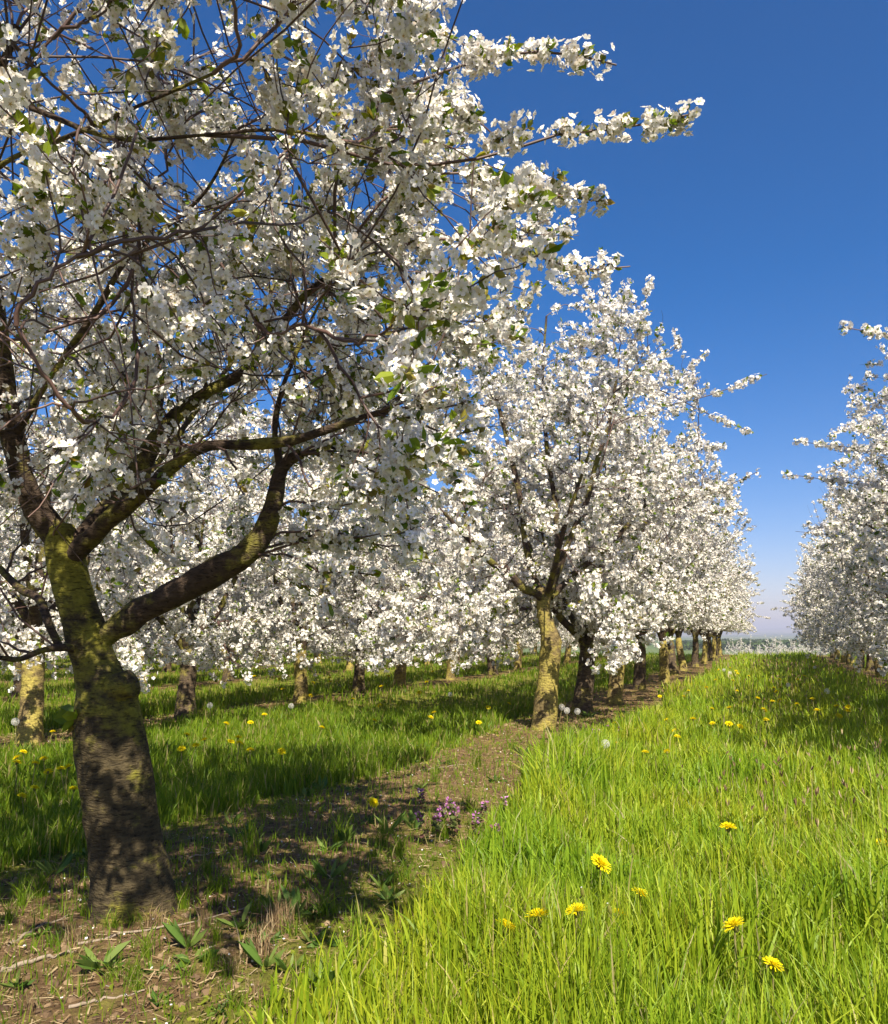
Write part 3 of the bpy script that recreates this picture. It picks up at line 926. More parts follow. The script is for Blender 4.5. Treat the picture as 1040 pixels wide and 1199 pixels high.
def in_view(x, y, marg=1.7):
    q = np.array([x, y, 0.0])
    d = q @ fh; l = q @ rv
    return d > 0.5 and abs(l) < d * 520 / F_PX + marg

ORD = ['second', 'third', 'fourth', 'fifth', 'sixth', 'seventh', 'eighth', 'ninth', 'tenth', 'eleventh', 'twelfth']
k = 0
# main row behind tree 2
ys = [G(684, 833)[1], G(713, 827)[1]]
ys = [8.15, 9.6, 11.9, 14.0, 16.4, 18.9, 21.3, 23.6, 25.8, 28.0, 30.2, 32.4]
own = {0: 'cherry tree right behind the sunlit one, its slim dark trunk mostly in shade',
       1: 'cherry tree with a trunk sunlit at the foot, second trunk behind the lone sunlit one',
       2: 'cherry tree third behind the lone sunlit trunk, in the row left of the grass alley',
       3: 'cherry tree fourth behind the lone sunlit trunk, in the row left of the grass alley',
       4: 'cherry tree fifth behind the lone sunlit trunk, in the row left of the grass alley'}
for i, y in enumerate(ys):
    x = ROW0 + rngp.normal() * 0.05
    z = float(ground_z(x, y))
    v = GENH[(i * 3 + 1) % 4]
    place_tree(v, 'cherry_tree', (x, y, z), rngp.uniform(0, 6.28), own.get(i, 'far cherry tree among closely packed trunks ending the row left of the alley'),
               'cherry trees of the row left of the alley' if i > 4 else 'cherry trees behind the sunlit one', rngp.uniform(1.03, 1.13) if i < 4 else rngp.uniform(0.98, 1.12))
# right row
ys = [5.25, 7.3, 9.3, 11.4, 13.6, 15.7, 17.9, 20, 22.2, 24.3, 26.5, 28.7, 30.9]
own = {0: 'nearest cherry tree of the right-hand row, only twigs reach in at the right edge',
       1: 'second cherry tree of the right-hand row, its crown cut by the right edge',
       2: 'third cherry tree of the right-hand row, its low boughs over the shaded grass',
       3: 'fourth cherry tree of the right-hand row, behind the boughs over the shaded grass'}
for i, y in enumerate(ys):
    x = ROW0 + ROWP + 0.27 + rngp.normal() * 0.05
    z = float(ground_z(x, y))
    place_tree(GEN[(i * 3 + 2) % 5], 'cherry_tree', (x, y, z), rngp.uniform(0, 6.28), own.get(i, 'far cherry tree in the shrinking right-hand row beside the grass alley'),
               'cherry trees of the right-hand row', rngp.uniform(0.97, 1.05))
# rows to the left
rowname = {1: 'second row to the left', 2: 'third row to the left', 3: 'fourth row to the left', 4: 'fifth row to the left', 5: 'sixth row to the left'}
lrow = ROW0 - ROWP
specific = [(16, 882, 'cherry tree at the left edge, its forked trunk lit yellow at the foot'),
            (207, 850, 'cherry tree with a shaded trunk in grass just right of the big dark trunk'),
            (352, 816, 'cherry tree with a slim trunk left of two close trunks, beyond the lit grass'),
            (420, 806, 'cherry tree with a dark straight trunk beyond the shaded grass, left of centre'),
            (477, 803, 'cherry tree with a short shaded trunk under low blossom, just left of centre')]
for i, (px, py, lb) in enumerate(specific):
    g = G(px, py)
    # keep on the row: intersect the view line with the row
    r = ray(px, py); tt = (lrow) / r[0]
    x, y = lrow, r[1] * tt
    x = 0.5 * (x + g[0]) if abs(g[0] - x) < 0.5 else x
    place_tree(GEN[i % 5], 'cherry_tree', (x, y, float(ground_z(x, y))), rngp.uniform(0, 6.28), lb, 'cherry trees of the second row to the left', rngp.uniform(0.93, 1.03))
    ylast = y
ncount = 0
for rrow in range(1, 7):
    x0 = ROW0 - ROWP * rrow
    y = 2.2 + rngp.uniform(0, 2)
    if rrow == 1: y = ylast + 2.0
    while y < 34:
        if in_view(x0, y):
            x = x0 + rngp.normal() * 0.06
            place_tree(GEN[ncount % 5], 'cherry_tree', (x, y, float(ground_z(x, y))), rngp.uniform(0, 6.28),
                       'background cherry tree deep in the orchard, half hidden by the blossom of nearer rows', 'cherry trees in the rows behind on the left', rngp.uniform(0.92, 1.06))
            ncount += 1
        y += 2.15 + rngp.uniform(-.1, .1)
print('background trees', ncount)
# right: one more row beyond the right-hand one
for y in (17.5, 19.8, 22, 24.3, 26.5, 28.8, 31):
    x = ROW0 + 2 * ROWP
    if in_view(x, y, 1.0):
        place_tree(GEN[ncount % 5], 'cherry_tree', (x, y, float(ground_z(x, y))), rngp.uniform(0, 6.28), 'background cherry tree behind the right-hand row, hardly seen through its blossom', 'cherry trees behind the right-hand row', 1.0)
        ncount += 1
# orchard lower down beyond the crest
for i in range(9):
    px = 866 + i * 11.5 + rngp.uniform(-2, 2)
    r = ray(px, 745); d = rngp.uniform(60, 71)
    x, y = r[0] / r[1] * d, d
    place_tree(GEN[i % 5], 'cherry_tree', (x, y, float(ground_z(x, y))), rngp.uniform(0, 6.28), 'distant round white cherry tree on lower ground beyond the end of the grass alley', 'cherry trees beyond the crest', rngp.uniform(0.9, 1.1))

# ------------------------------------------------------------------ grass
def blades(rng, x, y, h, w, bend, segs, face_cam=0.0):
    n = len(x)
    z = ground_z(x, y) - 0.005
    a = rng.uniform(0, 2 * math.pi, n)
    ld = np.stack([np.cos(a), np.sin(a), 0 * a], -1)
    b = rng.uniform(0, 2 * math.pi, n)
    wd = np.stack([np.cos(b), np.sin(b), 0 * b], -1)
    ts = np.linspace(0, 1, segs + 1)
    base = np.stack([x, y, z], -1)
    V = []
    for i, t in enumerate(ts):
        c = base + ld * (h * bend * t * t * 0.9)[:, None] + np.array([0, 0, 1.0]) * (h * (t - 0.22 * np.minimum(bend, 1.3) * t * t * t))[:, None]
        if i < segs:
            ww = (w * 0.5 * (1 - 0.75 * t ** 1.8))[:, None]
            V += [c - wd * ww, c + wd * ww]
        else:
            V += [c]
    V = np.stack(V, 1)
    k = V.shape[1]
    off = (np.arange(n) * k)[:, None, None]
    q = np.array([[2 * i, 2 * i + 1, 2 * i + 3, 2 * i + 2] for i in range(segs - 1)])
    t3 = np.array([[2 * segs - 2, 2 * segs - 1, 2 * segs]])
    fs = []
    if len(q): fs.append((q[None] + off).reshape(-1, 4))
    fs.append((t3[None] + off).reshape(-1, 3))
    return V.reshape(-1, 3), fs

def row_dist(x):
    u = ((x - ROW0) / ROWP + 0.5) % 1.0 - 0.5
    return u * ROWP

def sample_ground(rng, n, d0, d1, pw, marg=0.95):
    """points in the view wedge (widened), density falling as d^-pw"""
    # pdf of d ~ d^(1-pw)
    e = 2 - pw
    u = rng.random(n)
    d = (d0 ** e + u * (d1 ** e - d0 ** e)) ** (1 / e)
    l = rng.uniform(-1, 1, n) * (d * 0.58 + marg)
    x = fh[0] * d + rv[0] * l
    y = fh[1] * d + rv[1] * l
    return x, y, d

def grass_field():
    rng = np.random.default_rng(77)
    alley = Bag(); left = Bag(); strip = Bag()
    def run(n, d0, d1, pw, segs):
        x, y, d = sample_ground(rng, n, d0, d1, pw)
        p = np.stack([x, y, 0 * x], -1)
        rd = row_dist(x)
        nz = snoise(p, 12, 1.6) * 0.16 + snoise(p, 13, 5.0) * 0.10
        rdx = np.where((x > ROW0) & (np.abs(x - ROW0) < ROWP / 2) & (y < 3.6), np.abs(rd) * np.interp(y, [2.4, 3.6], [0.80, 1.0]), np.abs(rd))
        other = np.abs(x - ROW0) > ROWP / 2
        e = rdx + nz + 0.22 * other + 0.10 * np.clip((y - 3.2) / 2, 0, 1)
        # right edge of the near strip lies a bit further out
        lush = np.clip((e - 0.50) / 0.22, 0, 1)
        keep = rng.random(n) < 0.30 + 0.70 * lush
        keep &= y < 37
        inalley = (x > ROW0) & (x < ROW0 + ROWP)
        ht = 0.78 + 0.38 * snoise(p, 14, 1.5) + 0.34 * snoise(p, 15, 7)
        wsc = np.maximum(1.0, (d / 1.9) ** 0.62)
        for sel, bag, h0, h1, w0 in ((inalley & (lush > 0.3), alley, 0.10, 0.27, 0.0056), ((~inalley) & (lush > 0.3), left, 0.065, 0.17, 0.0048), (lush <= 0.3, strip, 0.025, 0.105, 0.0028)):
            s = sel & keep
            m = s.sum()
            if not m: continue
            h = rng.uniform(h0, h1, m) * np.clip(ht[s], 0.45, 1.4) * (0.45 + 0.55 * lush[s]) + 0.01
            ww = w0 * rng.uniform(0.5, 1.3, m) * wsc[s] * np.where((snoise(p[s], 61, 5) > 0.35) & (rng.random(m) < .5), 1.7, 1.0)
            bend = np.abs(rng.normal(0.28, 0.30, m)).clip(0, 1.5)
            V, fs = blades(rng, x[s], y[s], h, ww, bend, segs)
            bag.add(V, fs)
    run(74000, 0.9, 3.2, 0.6, 4)
    run(118000, 3.2, 9.0, 1.6, 3)
    run(75000, 9.0, 45, 1.75, 2)
    # extra: right foreground, tallest
    o = link('alley_grass', alley.mesh('alley_grass', [M_GRASS]))
    tag(o, 'tall lush bright green grass of the alley between the rows', 'grass', kind='stuff')
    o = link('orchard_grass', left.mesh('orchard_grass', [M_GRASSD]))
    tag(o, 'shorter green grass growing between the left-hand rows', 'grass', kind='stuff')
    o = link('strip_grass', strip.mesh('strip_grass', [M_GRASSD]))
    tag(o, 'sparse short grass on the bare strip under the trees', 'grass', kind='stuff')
    # moss, clover and low creeping leaves near the strip edges
    rg = np.random.default_rng(78)
    x, y, d = sample_ground(rg, 80000, 1.2, 9, 1.5)
    p = np.stack([x, y, 0 * x], -1)
    rd = np.abs(row_dist(x)) + snoise(p, 22, 2.0) * 0.15
    m = (rg.random(len(x)) < np.clip((rd - 0.22) / 0.5, 0.03, 1) * (0.25 + 0.65 * (snoise(p, 23, 4) > -0.1)) * (rd < 1.0))
    x, y, d = x[m], y[m], d[m]
    n = len(x)
    b = Bag()
    dd = nrm(np.stack([rg.normal(size=n), rg.normal(size=n), np.abs(rg.normal(size=n)) * 0.8 + 0.15], -1))
    leaves(b, np.stack([x, y, ground_z(x, y)], -1), dd, rg.uniform(0.007, 0.022, n) * np.maximum(1, d / 4), rg, wide=0.3)
    o = link('ground_cover', b.mesh('ground_cover', [M_MOSS]))
    tag(o, 'low creeping green leaves along the edges of the bare strip', 'ground cover', kind='stuff')
    # dry litter
    x, y, d = sample_ground(rg, 95000, 1.2, 12, 1.5)
    p = np.stack([x, y, 0 * x], -1)
    rd = np.abs(row_dist(x)) + snoise(p, 22, 2.0) * 0.1
    m = rd < 0.75
    x, y, d = x[m], y[m], d[m]
    n = len(x)
    a = rg.uniform(0, 6.28, n)
    dd = nrm(np.stack([np.cos(a), np.sin(a), rg.normal(size=n) * 0.13 + 0.05], -1))
    ln = 0.008 + 0.045 * rg.random(n) ** 3
    sd_ = nrm(np.cross(dd, np.array([0, 0, 1.0])) + np.stack([0 * a, 0 * a, rg.normal(size=n) * 0.4], -1)) * (rg.uniform(0.0006, 0.0022, n) * np.maximum(1, d / 4))[:, None]
    c = np.stack([x, y, ground_z(x, y) + rg.uniform(0.001, 0.012, n)], -1)
    V = np.stack([c - sd_, c + sd_, c + dd * ln[:, None] + sd_ * .6, c + dd * ln[:, None] - sd_ * .6], 1)
    o = link('dry_litter', mesh_data('dry_litter', V, [np.arange(4 * n).reshape(n, 4)], [M_DRY]))
    tag(o, 'dead brown stalks and chips littering the bare soil under the trees', 'litter', kind='stuff')
    # crumbs of soil
    x, y, d = sample_ground(rg, 30000, 1.2, 9, 1.4)
    m = np.abs(row_dist(x)) + snoise(np.stack([x, y, 0 * x], -1), 31, 3) * .12 < 0.6
    x, y, d = x[m], y[m], d[m]
    n = len(x)
    R = (0.003 + 0.013 * rg.random(n) ** 4)[:, None] * np.maximum(1, d / 5)[:, None]
    c = np.stack([x, y, ground_z(x, y)], -1)
    A, B = basis(np.repeat([[0, 0, 1.0]], n, 0), rg)
    up = np.array([0, 0, 1.0])
    V = [c + up * R * rg.uniform(.5, .9, (n, 1))]
    for k_ in range(5):
        a = k_ * 1.2566
        V.append(c + (A * math.cos(a) + B * math.sin(a)) * R * rg.uniform(.7, 1.3, (n, 1)) - up * R * .2)
    for k_ in range(5):
        a = k_ * 1.2566 + .6
        V.append(c + (A * math.cos(a) + B * math.sin(a)) * R * rg.uniform(.5, .9, (n, 1)) + up * R * rg.uniform(.25, .6, (n, 1)))
    V = np.stack(V, 1)
    t3 = []
    for k_ in range(5):
        j = (k_ + 1) % 5
        t3 += [[0, 6 + k_, 6 + j], [6 + k_, 1 + j, 6 + j], [1 + k_, 1 + j, 6 + k_]]
    t3 = np.array(t3)
    o = link('soil_crumbs', mesh_data('soil_crumbs', V, [(t3[None] + (np.arange(n) * 11)[:, None, None]).reshape(-1, 3)], [M_CLOD]))
    tag(o, 'loose brown crumbs and clods on the bare strip', 'soil', kind='stuff')
    # tall thin flowering stalks in the alley
    x, y, d = sample_ground(rg, 5200, 1.5, 22, 1.1)
    m = (x > ROW0 + .6) & (x < ROW0 + ROWP - .4) & (snoise(np.stack([x, y, 0 * x], -1), 33, 1.2) + (x - 0.3) * .5 > 0.15)
    x, y, d = x[m], y[m], d[m]
    n = len(x)
    h = rg.uniform(.15, .30, n)
    V, fs = blades(rg, x, y, h, .0016 * np.maximum(1, d / 3), np.abs(rg.normal(.12, .1, n)), 4)
    b2 = Bag(); b2.add(V, fs)
    tips = V.reshape(n, -1, 3)[:, -1]
    hd = nrm(rg.normal(size=(n, 3)) * .25 + up)
    for rep in range(3):
        leaves(b2, tips - hd * .018, nrm(hd + rg.normal(size=(n, 3)) * .12), rg.uniform(.018, .036, n) * np.maximum(1, d / 8), rg, wide=.10)
    o = link('seed_stalks', b2.mesh('seed_stalks', [M_DRY]))
    tag(o, 'thin brownish flowering stalks standing up through the alley grass', 'grass', kind='stuff')
    # fallen petals
    x, y, d = sample_ground(rg, 2600, 1.2, 9, 1.4)
    m = np.abs(row_dist(x)) < 0.75
    x, y = x[m], y[m]
    n = len(x)
    nn = nrm(np.stack([rg.normal(size=n) * .4, rg.normal(size=n) * .4, np.ones(n)], -1))
    A, B = basis(nn, rg)
    s = rg.uniform(0.003, 0.0062, n)[:, None]
    c = np.stack([x, y, ground_z(x, y) + 0.012], -1)
    V = np.stack([c - A * s, c + B * s * .8, c + A * s, c - B * s * .8], 1)
    o = link('fallen_petals', mesh_data('fallen_petals', V, [np.arange(4 * n).reshape(n, 4)], [M_PETAL]))
    tag(o, 'white fallen petals scattered on the bare strip', 'petals', kind='stuff')
grass_field()

# ------------------------------------------------------------------ dandelions
def tube_one(pts, radii, sides, rng):
    q, r = smooth_path(pts, radii, 8)
    return tubes(q[None], r[None], sides, rng)

def ring_florets(rng, rings, z0):
    V = []; F_ = []
    n = 0
    for (cnt, r0, r1, el, w_) in rings:
        for j in range(cnt):
            a = j * 2 * math.pi / cnt + rng.uniform(-.1, .1)
            e = el + rng.uniform(-.12, .12)
            r_ = r1 * rng.uniform(.88, 1.08)
            d = np.array([math.cos(a) * math.cos(e), math.sin(a) * math.cos(e), math.sin(e)])
            s = np.array([-math.sin(a), math.cos(a), 0]) * w_
            p0 = np.array([0, 0, z0]) + d * r0
            p1 = np.array([0, 0, z0]) + d * r_
            pm = (p0 + p1) / 2 + np.array([0, 0, 0.0015])
            V += [p0 - s * .5, p0 + s * .5, pm + s, p1 + s * .9, p1 - s * .9, pm - s]
            F_.append([n, n + 1, n + 2, n + 3, n + 4, n + 5]); n += 6
    return np.array(V), np.array(F_)

def dandelion_meshes(seed, head):
    """head at origin so stems of any height can be shared: head meshes only"""
    rng = np.random.default_rng(seed)
    if head == 'open':
        V, F6 = ring_florets(rng, [(28, .004, .0235, .10, .0013), (26, .004, .021, .42, .0013), (20, .003, .017, .78, .0012), (14, .002, .013, 1.15, .0012)], 0.0)
        hm = mesh_data('flower_head', V, [F6], [M_YELLOW])
    elif head == 'clock':
        n = 150
        i = np.arange(n) + .5
        ph = np.arccos(1 - 2 * i / n * 0.97); th = math.pi * (1 + 5 ** .5) * i
        d = np.stack([np.cos(th) * np.sin(ph), np.sin(th) * np.sin(ph), np.cos(ph)], -1)
        A, B = basis(d, rng)
        R = 0.021
        c = d * R
        V = []
        vs = [d * .003 - A * .00025, d * .003 + A * .00025, c]
        b = Bag()
        b.add(np.stack(vs, 1), [np.arange(3 * n).reshape(n, 3)])
        for k_ in range(5):
            a = k_ * math.pi * 2 / 5
            s = (A * math.cos(a) + B * math.sin(a))
            s2 = (A * math.cos(a + .25) + B * math.sin(a + .25))
            b.add(np.stack([c, c + s * .0048 + d * .0025, c + s2 * .0048 + d * .0025], 1), [np.arange(3 * n).reshape(n, 3)])
        hm = b.mesh('seed_head', [M_CLOCK])
    else:
        q = [(0, 0, -.004), (0, 0, .004), (0, 0, .012), (0, 0, .019), (0, 0, .022)]
        V, Fq = tubes(smooth_path(q, [.004, .0062, .0052, .0035, .002], 8)[0][None], smooth_path(q, [.004, .0062, .0052, .0035, .002], 8)[1][None], 8, rng)
        b = Bag(); b.add(V, [Fq], 0)
        n = 10
        a = np.linspace(0, 6.28, n, endpoint=False)
        dd = nrm(np.stack([np.cos(a), np.sin(a), -0.9 + 0 * a], -1))
        leaves(b, np.zeros((n, 3)) + dd * .004, dd, np.full(n, .012), rng, wide=.15, mi=0)
        b.add(np.array([[-.002, -.002, .0225], [.002, -.002, .0225], [.002, .002, .0235], [-.002, .002, .0235]]), [np.array([[0, 1, 2, 3]])], 1)
        hm = b.mesh('closed_bud', [M_SEPAL, M_CLOCK])
    # green cup under the head
    b = Bag()
    q = [(0, 0, -.012), (0, 0, -.008), (0, 0, -.003), (0, 0, .001)]
    rr = [.0025, .0058, .0068, .0060]
    if head == 'clock': rr = [.002, .004, .005, .002]
    pth, rd_ = smooth_path(q, rr, 6)
    V, Fq = tubes(pth[None], rd_[None], 8, rng)
    b.add(V, [Fq])
    cup = b.mesh('calyx', [M_SEPAL])
    return hm, cup

DH = {'open': [dandelion_meshes(s, 'open') for s in (1, 2, 3)], 'clock': [dandelion_meshes(4, 'clock')], 'bud': [dandelion_meshes(5, 'bud')]}
HN = {'open': 'flower_head', 'clock': 'seed_head', 'bud': 'closed_bud'}
rngd = np.random.default_rng(41)

def dandelion(px=None, py=None, hz=0.16, kind='open', label='', group=None, xy=None, scale=1.0, name=None):
    if xy is None:
        top = G(px, py, hz)
        x, y = top[0], top[1]
    else:
        x, y = xy
    z = float(ground_z(x, y))
    H = hz - z if xy is None else hz
    off = rngd.normal(size=2) * 0.02
    root = empty(name or {'open': 'dandelion', 'clock': 'dandelion_clock', 'bud': 'dandelion_bud'}[kind], (x - off[0], y - off[1], z))
    tag(root, label, {'open': 'dandelion', 'clock': 'dandelion clock', 'bud': 'dandelion bud'}[kind], group)
    V, Fq = tube_one([(0, 0, 0), (off[0] * .2, off[1] * .2, H * .35), (off[0] * .7, off[1] * .7, H * .75), (off[0], off[1], H - .010)], [.0026 * scale, .0024 * scale, .0021 * scale, .0020 * scale], 5, rngd)
    link('stem', mesh_data('stem', V, [Fq], [M_STEM], True), root)
    hm, cup = DH[kind][int(rngd.integers(len(DH[kind])))]
    tilt = (rngd.normal() * .33 - 0.1, rngd.normal() * .33, rngd.uniform(0, 6.28))
    h = link(HN[kind], hm, root, (off[0], off[1], H)); h.rotation_euler = tilt; h.scale = (scale,) * 3
    if kind != 'bud':
        c = link('calyx', cup, h)
    return root

near = [
    (703, 1012, .155, 'open', 'wide yellow dandelion beside the tall bare stalk in the near grass'),
    (630, 1073, .15, 'open', 'large yellow dandelion left of its half-hidden neighbour and a closed bud, low foreground'),
    (675, 1067, .15, 'open', 'yellow dandelion half hidden behind a closed bud in the near grass'),
    (860, 1084, .15, 'open', 'yellow dandelion standing alone in the grass at the lower right'),
    (853, 969, .15, 'open', 'flat yellow dandelion alone in the grass above the lower right one'),
    (593, 1086, .12, 'open', 'small orange-yellow dandelion at the left end of the foreground group'),
    (905, 1130, .10, 'open', 'pale yellow dandelion sunk in the grass, lowest at the right'),
    (750, 1047, .11, 'open', 'yellow dandelion sunk deep in the grass right of the tall bare stalk'),
    (724, 1070, .10, 'open', 'small half-open orange dandelion behind the brown buds'),
    (1034, 990, .12, 'open', 'yellow dandelion in the grass at the right edge'),
    (437, 940, .13, 'open', 'lone yellow dandelion standing on the bare strip'),
    (20, 893, .17, 'open', 'yellow dandelion in front of the lit trunk at the left edge'),
    (80, 898, .12, 'open', 'yellow dandelion close to the left side of the big dark trunk'),
    (26, 932, .10, 'open', 'small yellow dandelion in the shade at the left edge'),
]
for a in near:
    dandelion(a[0], a[1], a[2], a[3], a[4], 'dandelions in the near grass', scale=rngd.uniform(.9, 1.1) * (1.0 if a[2] < .115 else (1.3 if a[1] > 950 else 1.1)))
for a in [(637, 1062, .165, 'bud', 'closed green bud with a white tip before the large yellow dandelion'),
          (683, 1048, .175, 'bud', 'tall closed dark bud rising over the half-hidden dandelion'),
          (715, 1068, .15, 'bud', 'brown closed bud on a red stem right of the half-hidden dandelion'),
          (741, 997, .20, 'bud', 'small white-tipped bud on the tall bare tan stalk'),
          (918, 960, .19, 'bud', 'brown bud on a long dark stem at the right, in the deep grass')]:
    dandelion(a[0], a[1], a[2], a[3], a[4], 'closed dandelion buds', scale=.9)
for a in [(709, 871, .17, 'clock', 'white dandelion clock nearest the strip edge, right of the sunlit trunk'),
          (664, 832, .2, 'clock', 'white clock, middle of the three beside the sunlit trunk foot'),
          (658, 828, .22, 'clock', 'white clock, left of the three beside the sunlit trunk foot'),
          (676, 833, .2, 'clock', 'white clock, right of the three beside the sunlit trunk foot'),
          (246, 826, .2, 'clock', 'white dandelion clock in the lit grass right of the big dark trunk'),
          (923, 802, .2, 'clock', 'grey dandelion clock in the middle of the far grass alley'),
          (18, 845, .24, 'clock', 'tall clock on a pale stem before the lit trunk at the left edge')]:
    dandelion(a[0], a[1], a[2], a[3], a[4], 'dandelion clocks', scale=1.05)
# scattered ones further off
def scatter(n, pxr, pyr, label, group, hz=.15, sc=1.0):
    for _ in range(n):
        px = rngd.uniform(*pxr); py = rngd.uniform(*pyr)
        g = G(px, py, hz)
        if abs(row_dist(g[0])) < 0.35: continue
        dandelion(px, py, hz + rngd.uniform(-.02, .02), 'open' if rngd.random() < .94 else 'clock', label, group, scale=sc)
scatter(26, (190, 600), (812, 880), 'dandelion out in the lit and shaded grass between the two left rows', 'dandelions between the left rows', .13, 1.1)
scatter(10, (0, 110), (850, 925), 'dandelion in the grass at the left of the big dark trunk', 'dandelions left of the dark trunk', .12)
scatter(40, (780, 1000), (775, 850), 'dandelion far off in the grass alley between the two rows', 'dandelions far down the alley', .16, 1.25)
scatter(14, (700, 880), (805, 890), 'dandelion along the edge of the alley beside the left row', 'dandelions at the alley edge', .13, 1.05)
scatter(16, (230, 520), (785, 815), 'dandelion far off under the trees of the left rows', 'dandelions far under the left rows', .15, 1.4)

# ------------------------------------------------------------------ weeds on the strip
def weed_mesh(seed, n, length, wide, up):
    rg = np.random.default_rng(seed)
    b = Bag()
    a = rg.uniform(0, 6.28, n)
    for rep in range(1):
        d = nrm(np.stack([np.cos(a), np.sin(a), up + rg.normal(size=n) * .3], -1))
        leaves(b, d * .01, d, .72 * length * rg.uniform(.5, 1.1, n), rg, wide=wide * .85)
    return b.mesh('leaf_rosette', [M_WEED])
def tuft_mesh(seed, n, h, w_, bend, m):
    rg = np.random.default_rng(seed)
    V, fs = blades(rg, rg.normal(size=n) * .018, rg.normal(size=n) * .018, h * rg.uniform(.5, 1.1, n), w_ * rg.uniform(.7, 1.2, n), np.abs(rg.normal(bend, .3, n)), 4)
    V = V.copy(); V[:, 2] -= float(ground_z(0, 0)) 
    b = Bag(); b.add(V, fs)
    return b.mesh('blades', [m])
WE = [weed_mesh(1, 9, .11, .16, .7), weed_mesh(2, 12, .08, .22, .35), weed_mesh(3, 7, .14, .13, 1.3)]
TU = [tuft_mesh(1, 46, .16, .0042, .5, M_GRASSD), tuft_mesh(2, 34, .12, .0040, .8, M_GRASSD), tuft_mesh(3, 70, .10, .003, .3, M_DRY)]
def plant(name, part, me, px, py, label, cat, group, sc=1.0):
    g = G(px, py)
    z = float(ground_z(g[0], g[1]))
    r = empty(name, (g[0], g[1], z), rngd.uniform(0, 6.28))
    r.scale = (sc,) * 3
    tag(r, label, cat, group)
    link(part, me, r)
    return r
for px, py, k_, sc, lb in [
    (62, 1035, 2, .9, 'pale broad-leaved weed at the shade edge left of the big dark trunk'),
    (385, 1010, 0, .75, 'upright weed with long leaves in the middle of the bare strip'),
    (405, 1000, 2, .8, 'weed with two upright leaves beside the middle of the bare strip'),
    (430, 975, 1, .8, 'low weed under the lone dandelion on the bare strip'),
    (480, 975, 0, .9, 'dark dock-like weed between the dandelion and the purple flowers'),
    (455, 985, 2, .9, 'long-leaved weed bent beside the lone dandelion stem'),
    (402, 890, 1, 1.2, 'dark bushy weed at the far edge of the bare strip by the shaded grass'),
    (388, 895, 0, 1.2, 'leafy weed left of the dark bushy one at the strip edge'),
    (255, 905, 0, .9, 'shaded weed at the grass edge right of the big dark trunk'),
    (100, 1010, 1, 1.0, 'shaded weed at the left foot of the big dark trunk'),
    (445, 1050, 2, .6, 'single pale leaf sprout low on the bare strip'),
    (300, 1120, 0, .5, 'small leafy weed in front of the big trunk, right side'),
    (375, 1165, 2, .9, 'long pale green leaves at the bottom edge where the tall grass starts'),
    (180, 1150, 1, .5, 'tiny weed on the dry litter at the bottom left'),
    (580, 920, 1, 1.0, 'leafy weed behind the purple flowers at the grass edge'),
    (690, 845, 0, 1.3, 'leafy weed at the foot of the slim dark trunk'),
    (930, 905, 1, 1.0, 'broad flat-leaved herb in the shade edge of the alley grass'),
    (520, 845, 1, 1.4, 'leafy weed in the lit grass left of the sunlit trunk')]:
    plant('weed', 'leaf_rosette', WE[k_], px, py, lb, 'weed', 'broad-leaved weeds on the strip', sc)
for px, py, k_, sc, lb in [
    (292, 1015, 0, 1.0, 'fan-shaped grass tuft on the shaded soil right of the big trunk'),
    (470, 1040, 1, .9, 'grass tuft at the right edge of the bare strip below the purple flowers'),
    (510, 985, 0, .8, 'grass tuft left of the tall grass beside the purple flowers'),
    (380, 1080, 1, .9, 'grass tuft at the strip edge beside the thin dry stand'),
    (300, 1130, 2, 1.0, 'thin tan stand of stalks right before the big trunk'),
    (330, 1100, 2, 1.0, 'thin tan stand of stalks nearer the tall grass'),
    (265, 1150, 1, .5, 'small grass tuft at the bottom, in the dappled light'),
    (160, 1170, 1, .45, 'small grass tuft at the bottom edge left'),
    (60, 1120, 1, .45, 'little grass tuft on the litter at the left corner'),
    (420, 1120, 0, .9, 'drooping grass tuft where the tall grass begins, bottom'),
    (560, 900, 0, 1.0, 'grass tuft before the sunlit trunk'),
    (600, 880, 1, 1.1, 'grass tuft at the left foot of the sunlit trunk'),
    (340, 960, 1, .7, 'grass tuft in the dappled shade of the strip'),
    (45, 1060, 0, .7, 'grass tuft in the shade at the left edge')]:
    plant('grass_tuft', 'blades', TU[k_], px, py, lb, 'grass tuft', 'grass tufts on the strip', sc)

for px, py, k_, sc, lb in [
    (104, 1085, 1, .7, 'grass tuft pressed against the left foot of the big dark trunk'),
    (212, 1078, 0, .6, 'grass tuft pressed against the right foot of the big dark trunk'),
    (178, 1098, 2, .6, 'dry tuft right in front of the foot of the big dark trunk'),
    (132, 1100, 1, .5, 'low green tuft before the foot of the big dark trunk, left of a dry one')]:
    plant('grass_tuft', 'blades', TU[k_], px, py, lb, 'grass tuft', 'grass tufts on the strip', sc)
# small weeds and tufts nobody would single out, along the near strip
k_ = 0
while k_ < 84:
    px = rngd.uniform(0, 640); py = rngd.uniform(885, 1199)
    g = G(px, py)
    q = abs(row_dist(g[0]))
    if q > 0.62 or (q < 0.3 and rngd.random() < .5) or (70 < px < 235 and 1000 < py < 1110): continue
    if rngd.random() < .55:
        plant('weed', 'leaf_rosette', WE[k_ % 3], px, py, 'small leafy weed, one of many dotted over the bare strip and its edges', 'weed', 'small weeds dotted over the strip', rngd.uniform(.45, .95))
    else:
        plant('grass_tuft', 'blades', TU[k_ % 3], px, py, 'small thin grass tuft, one of many dotted over the bare strip and its edges', 'grass tuft', 'small tufts dotted over the strip', rngd.uniform(.35, .9))
    k_ += 1
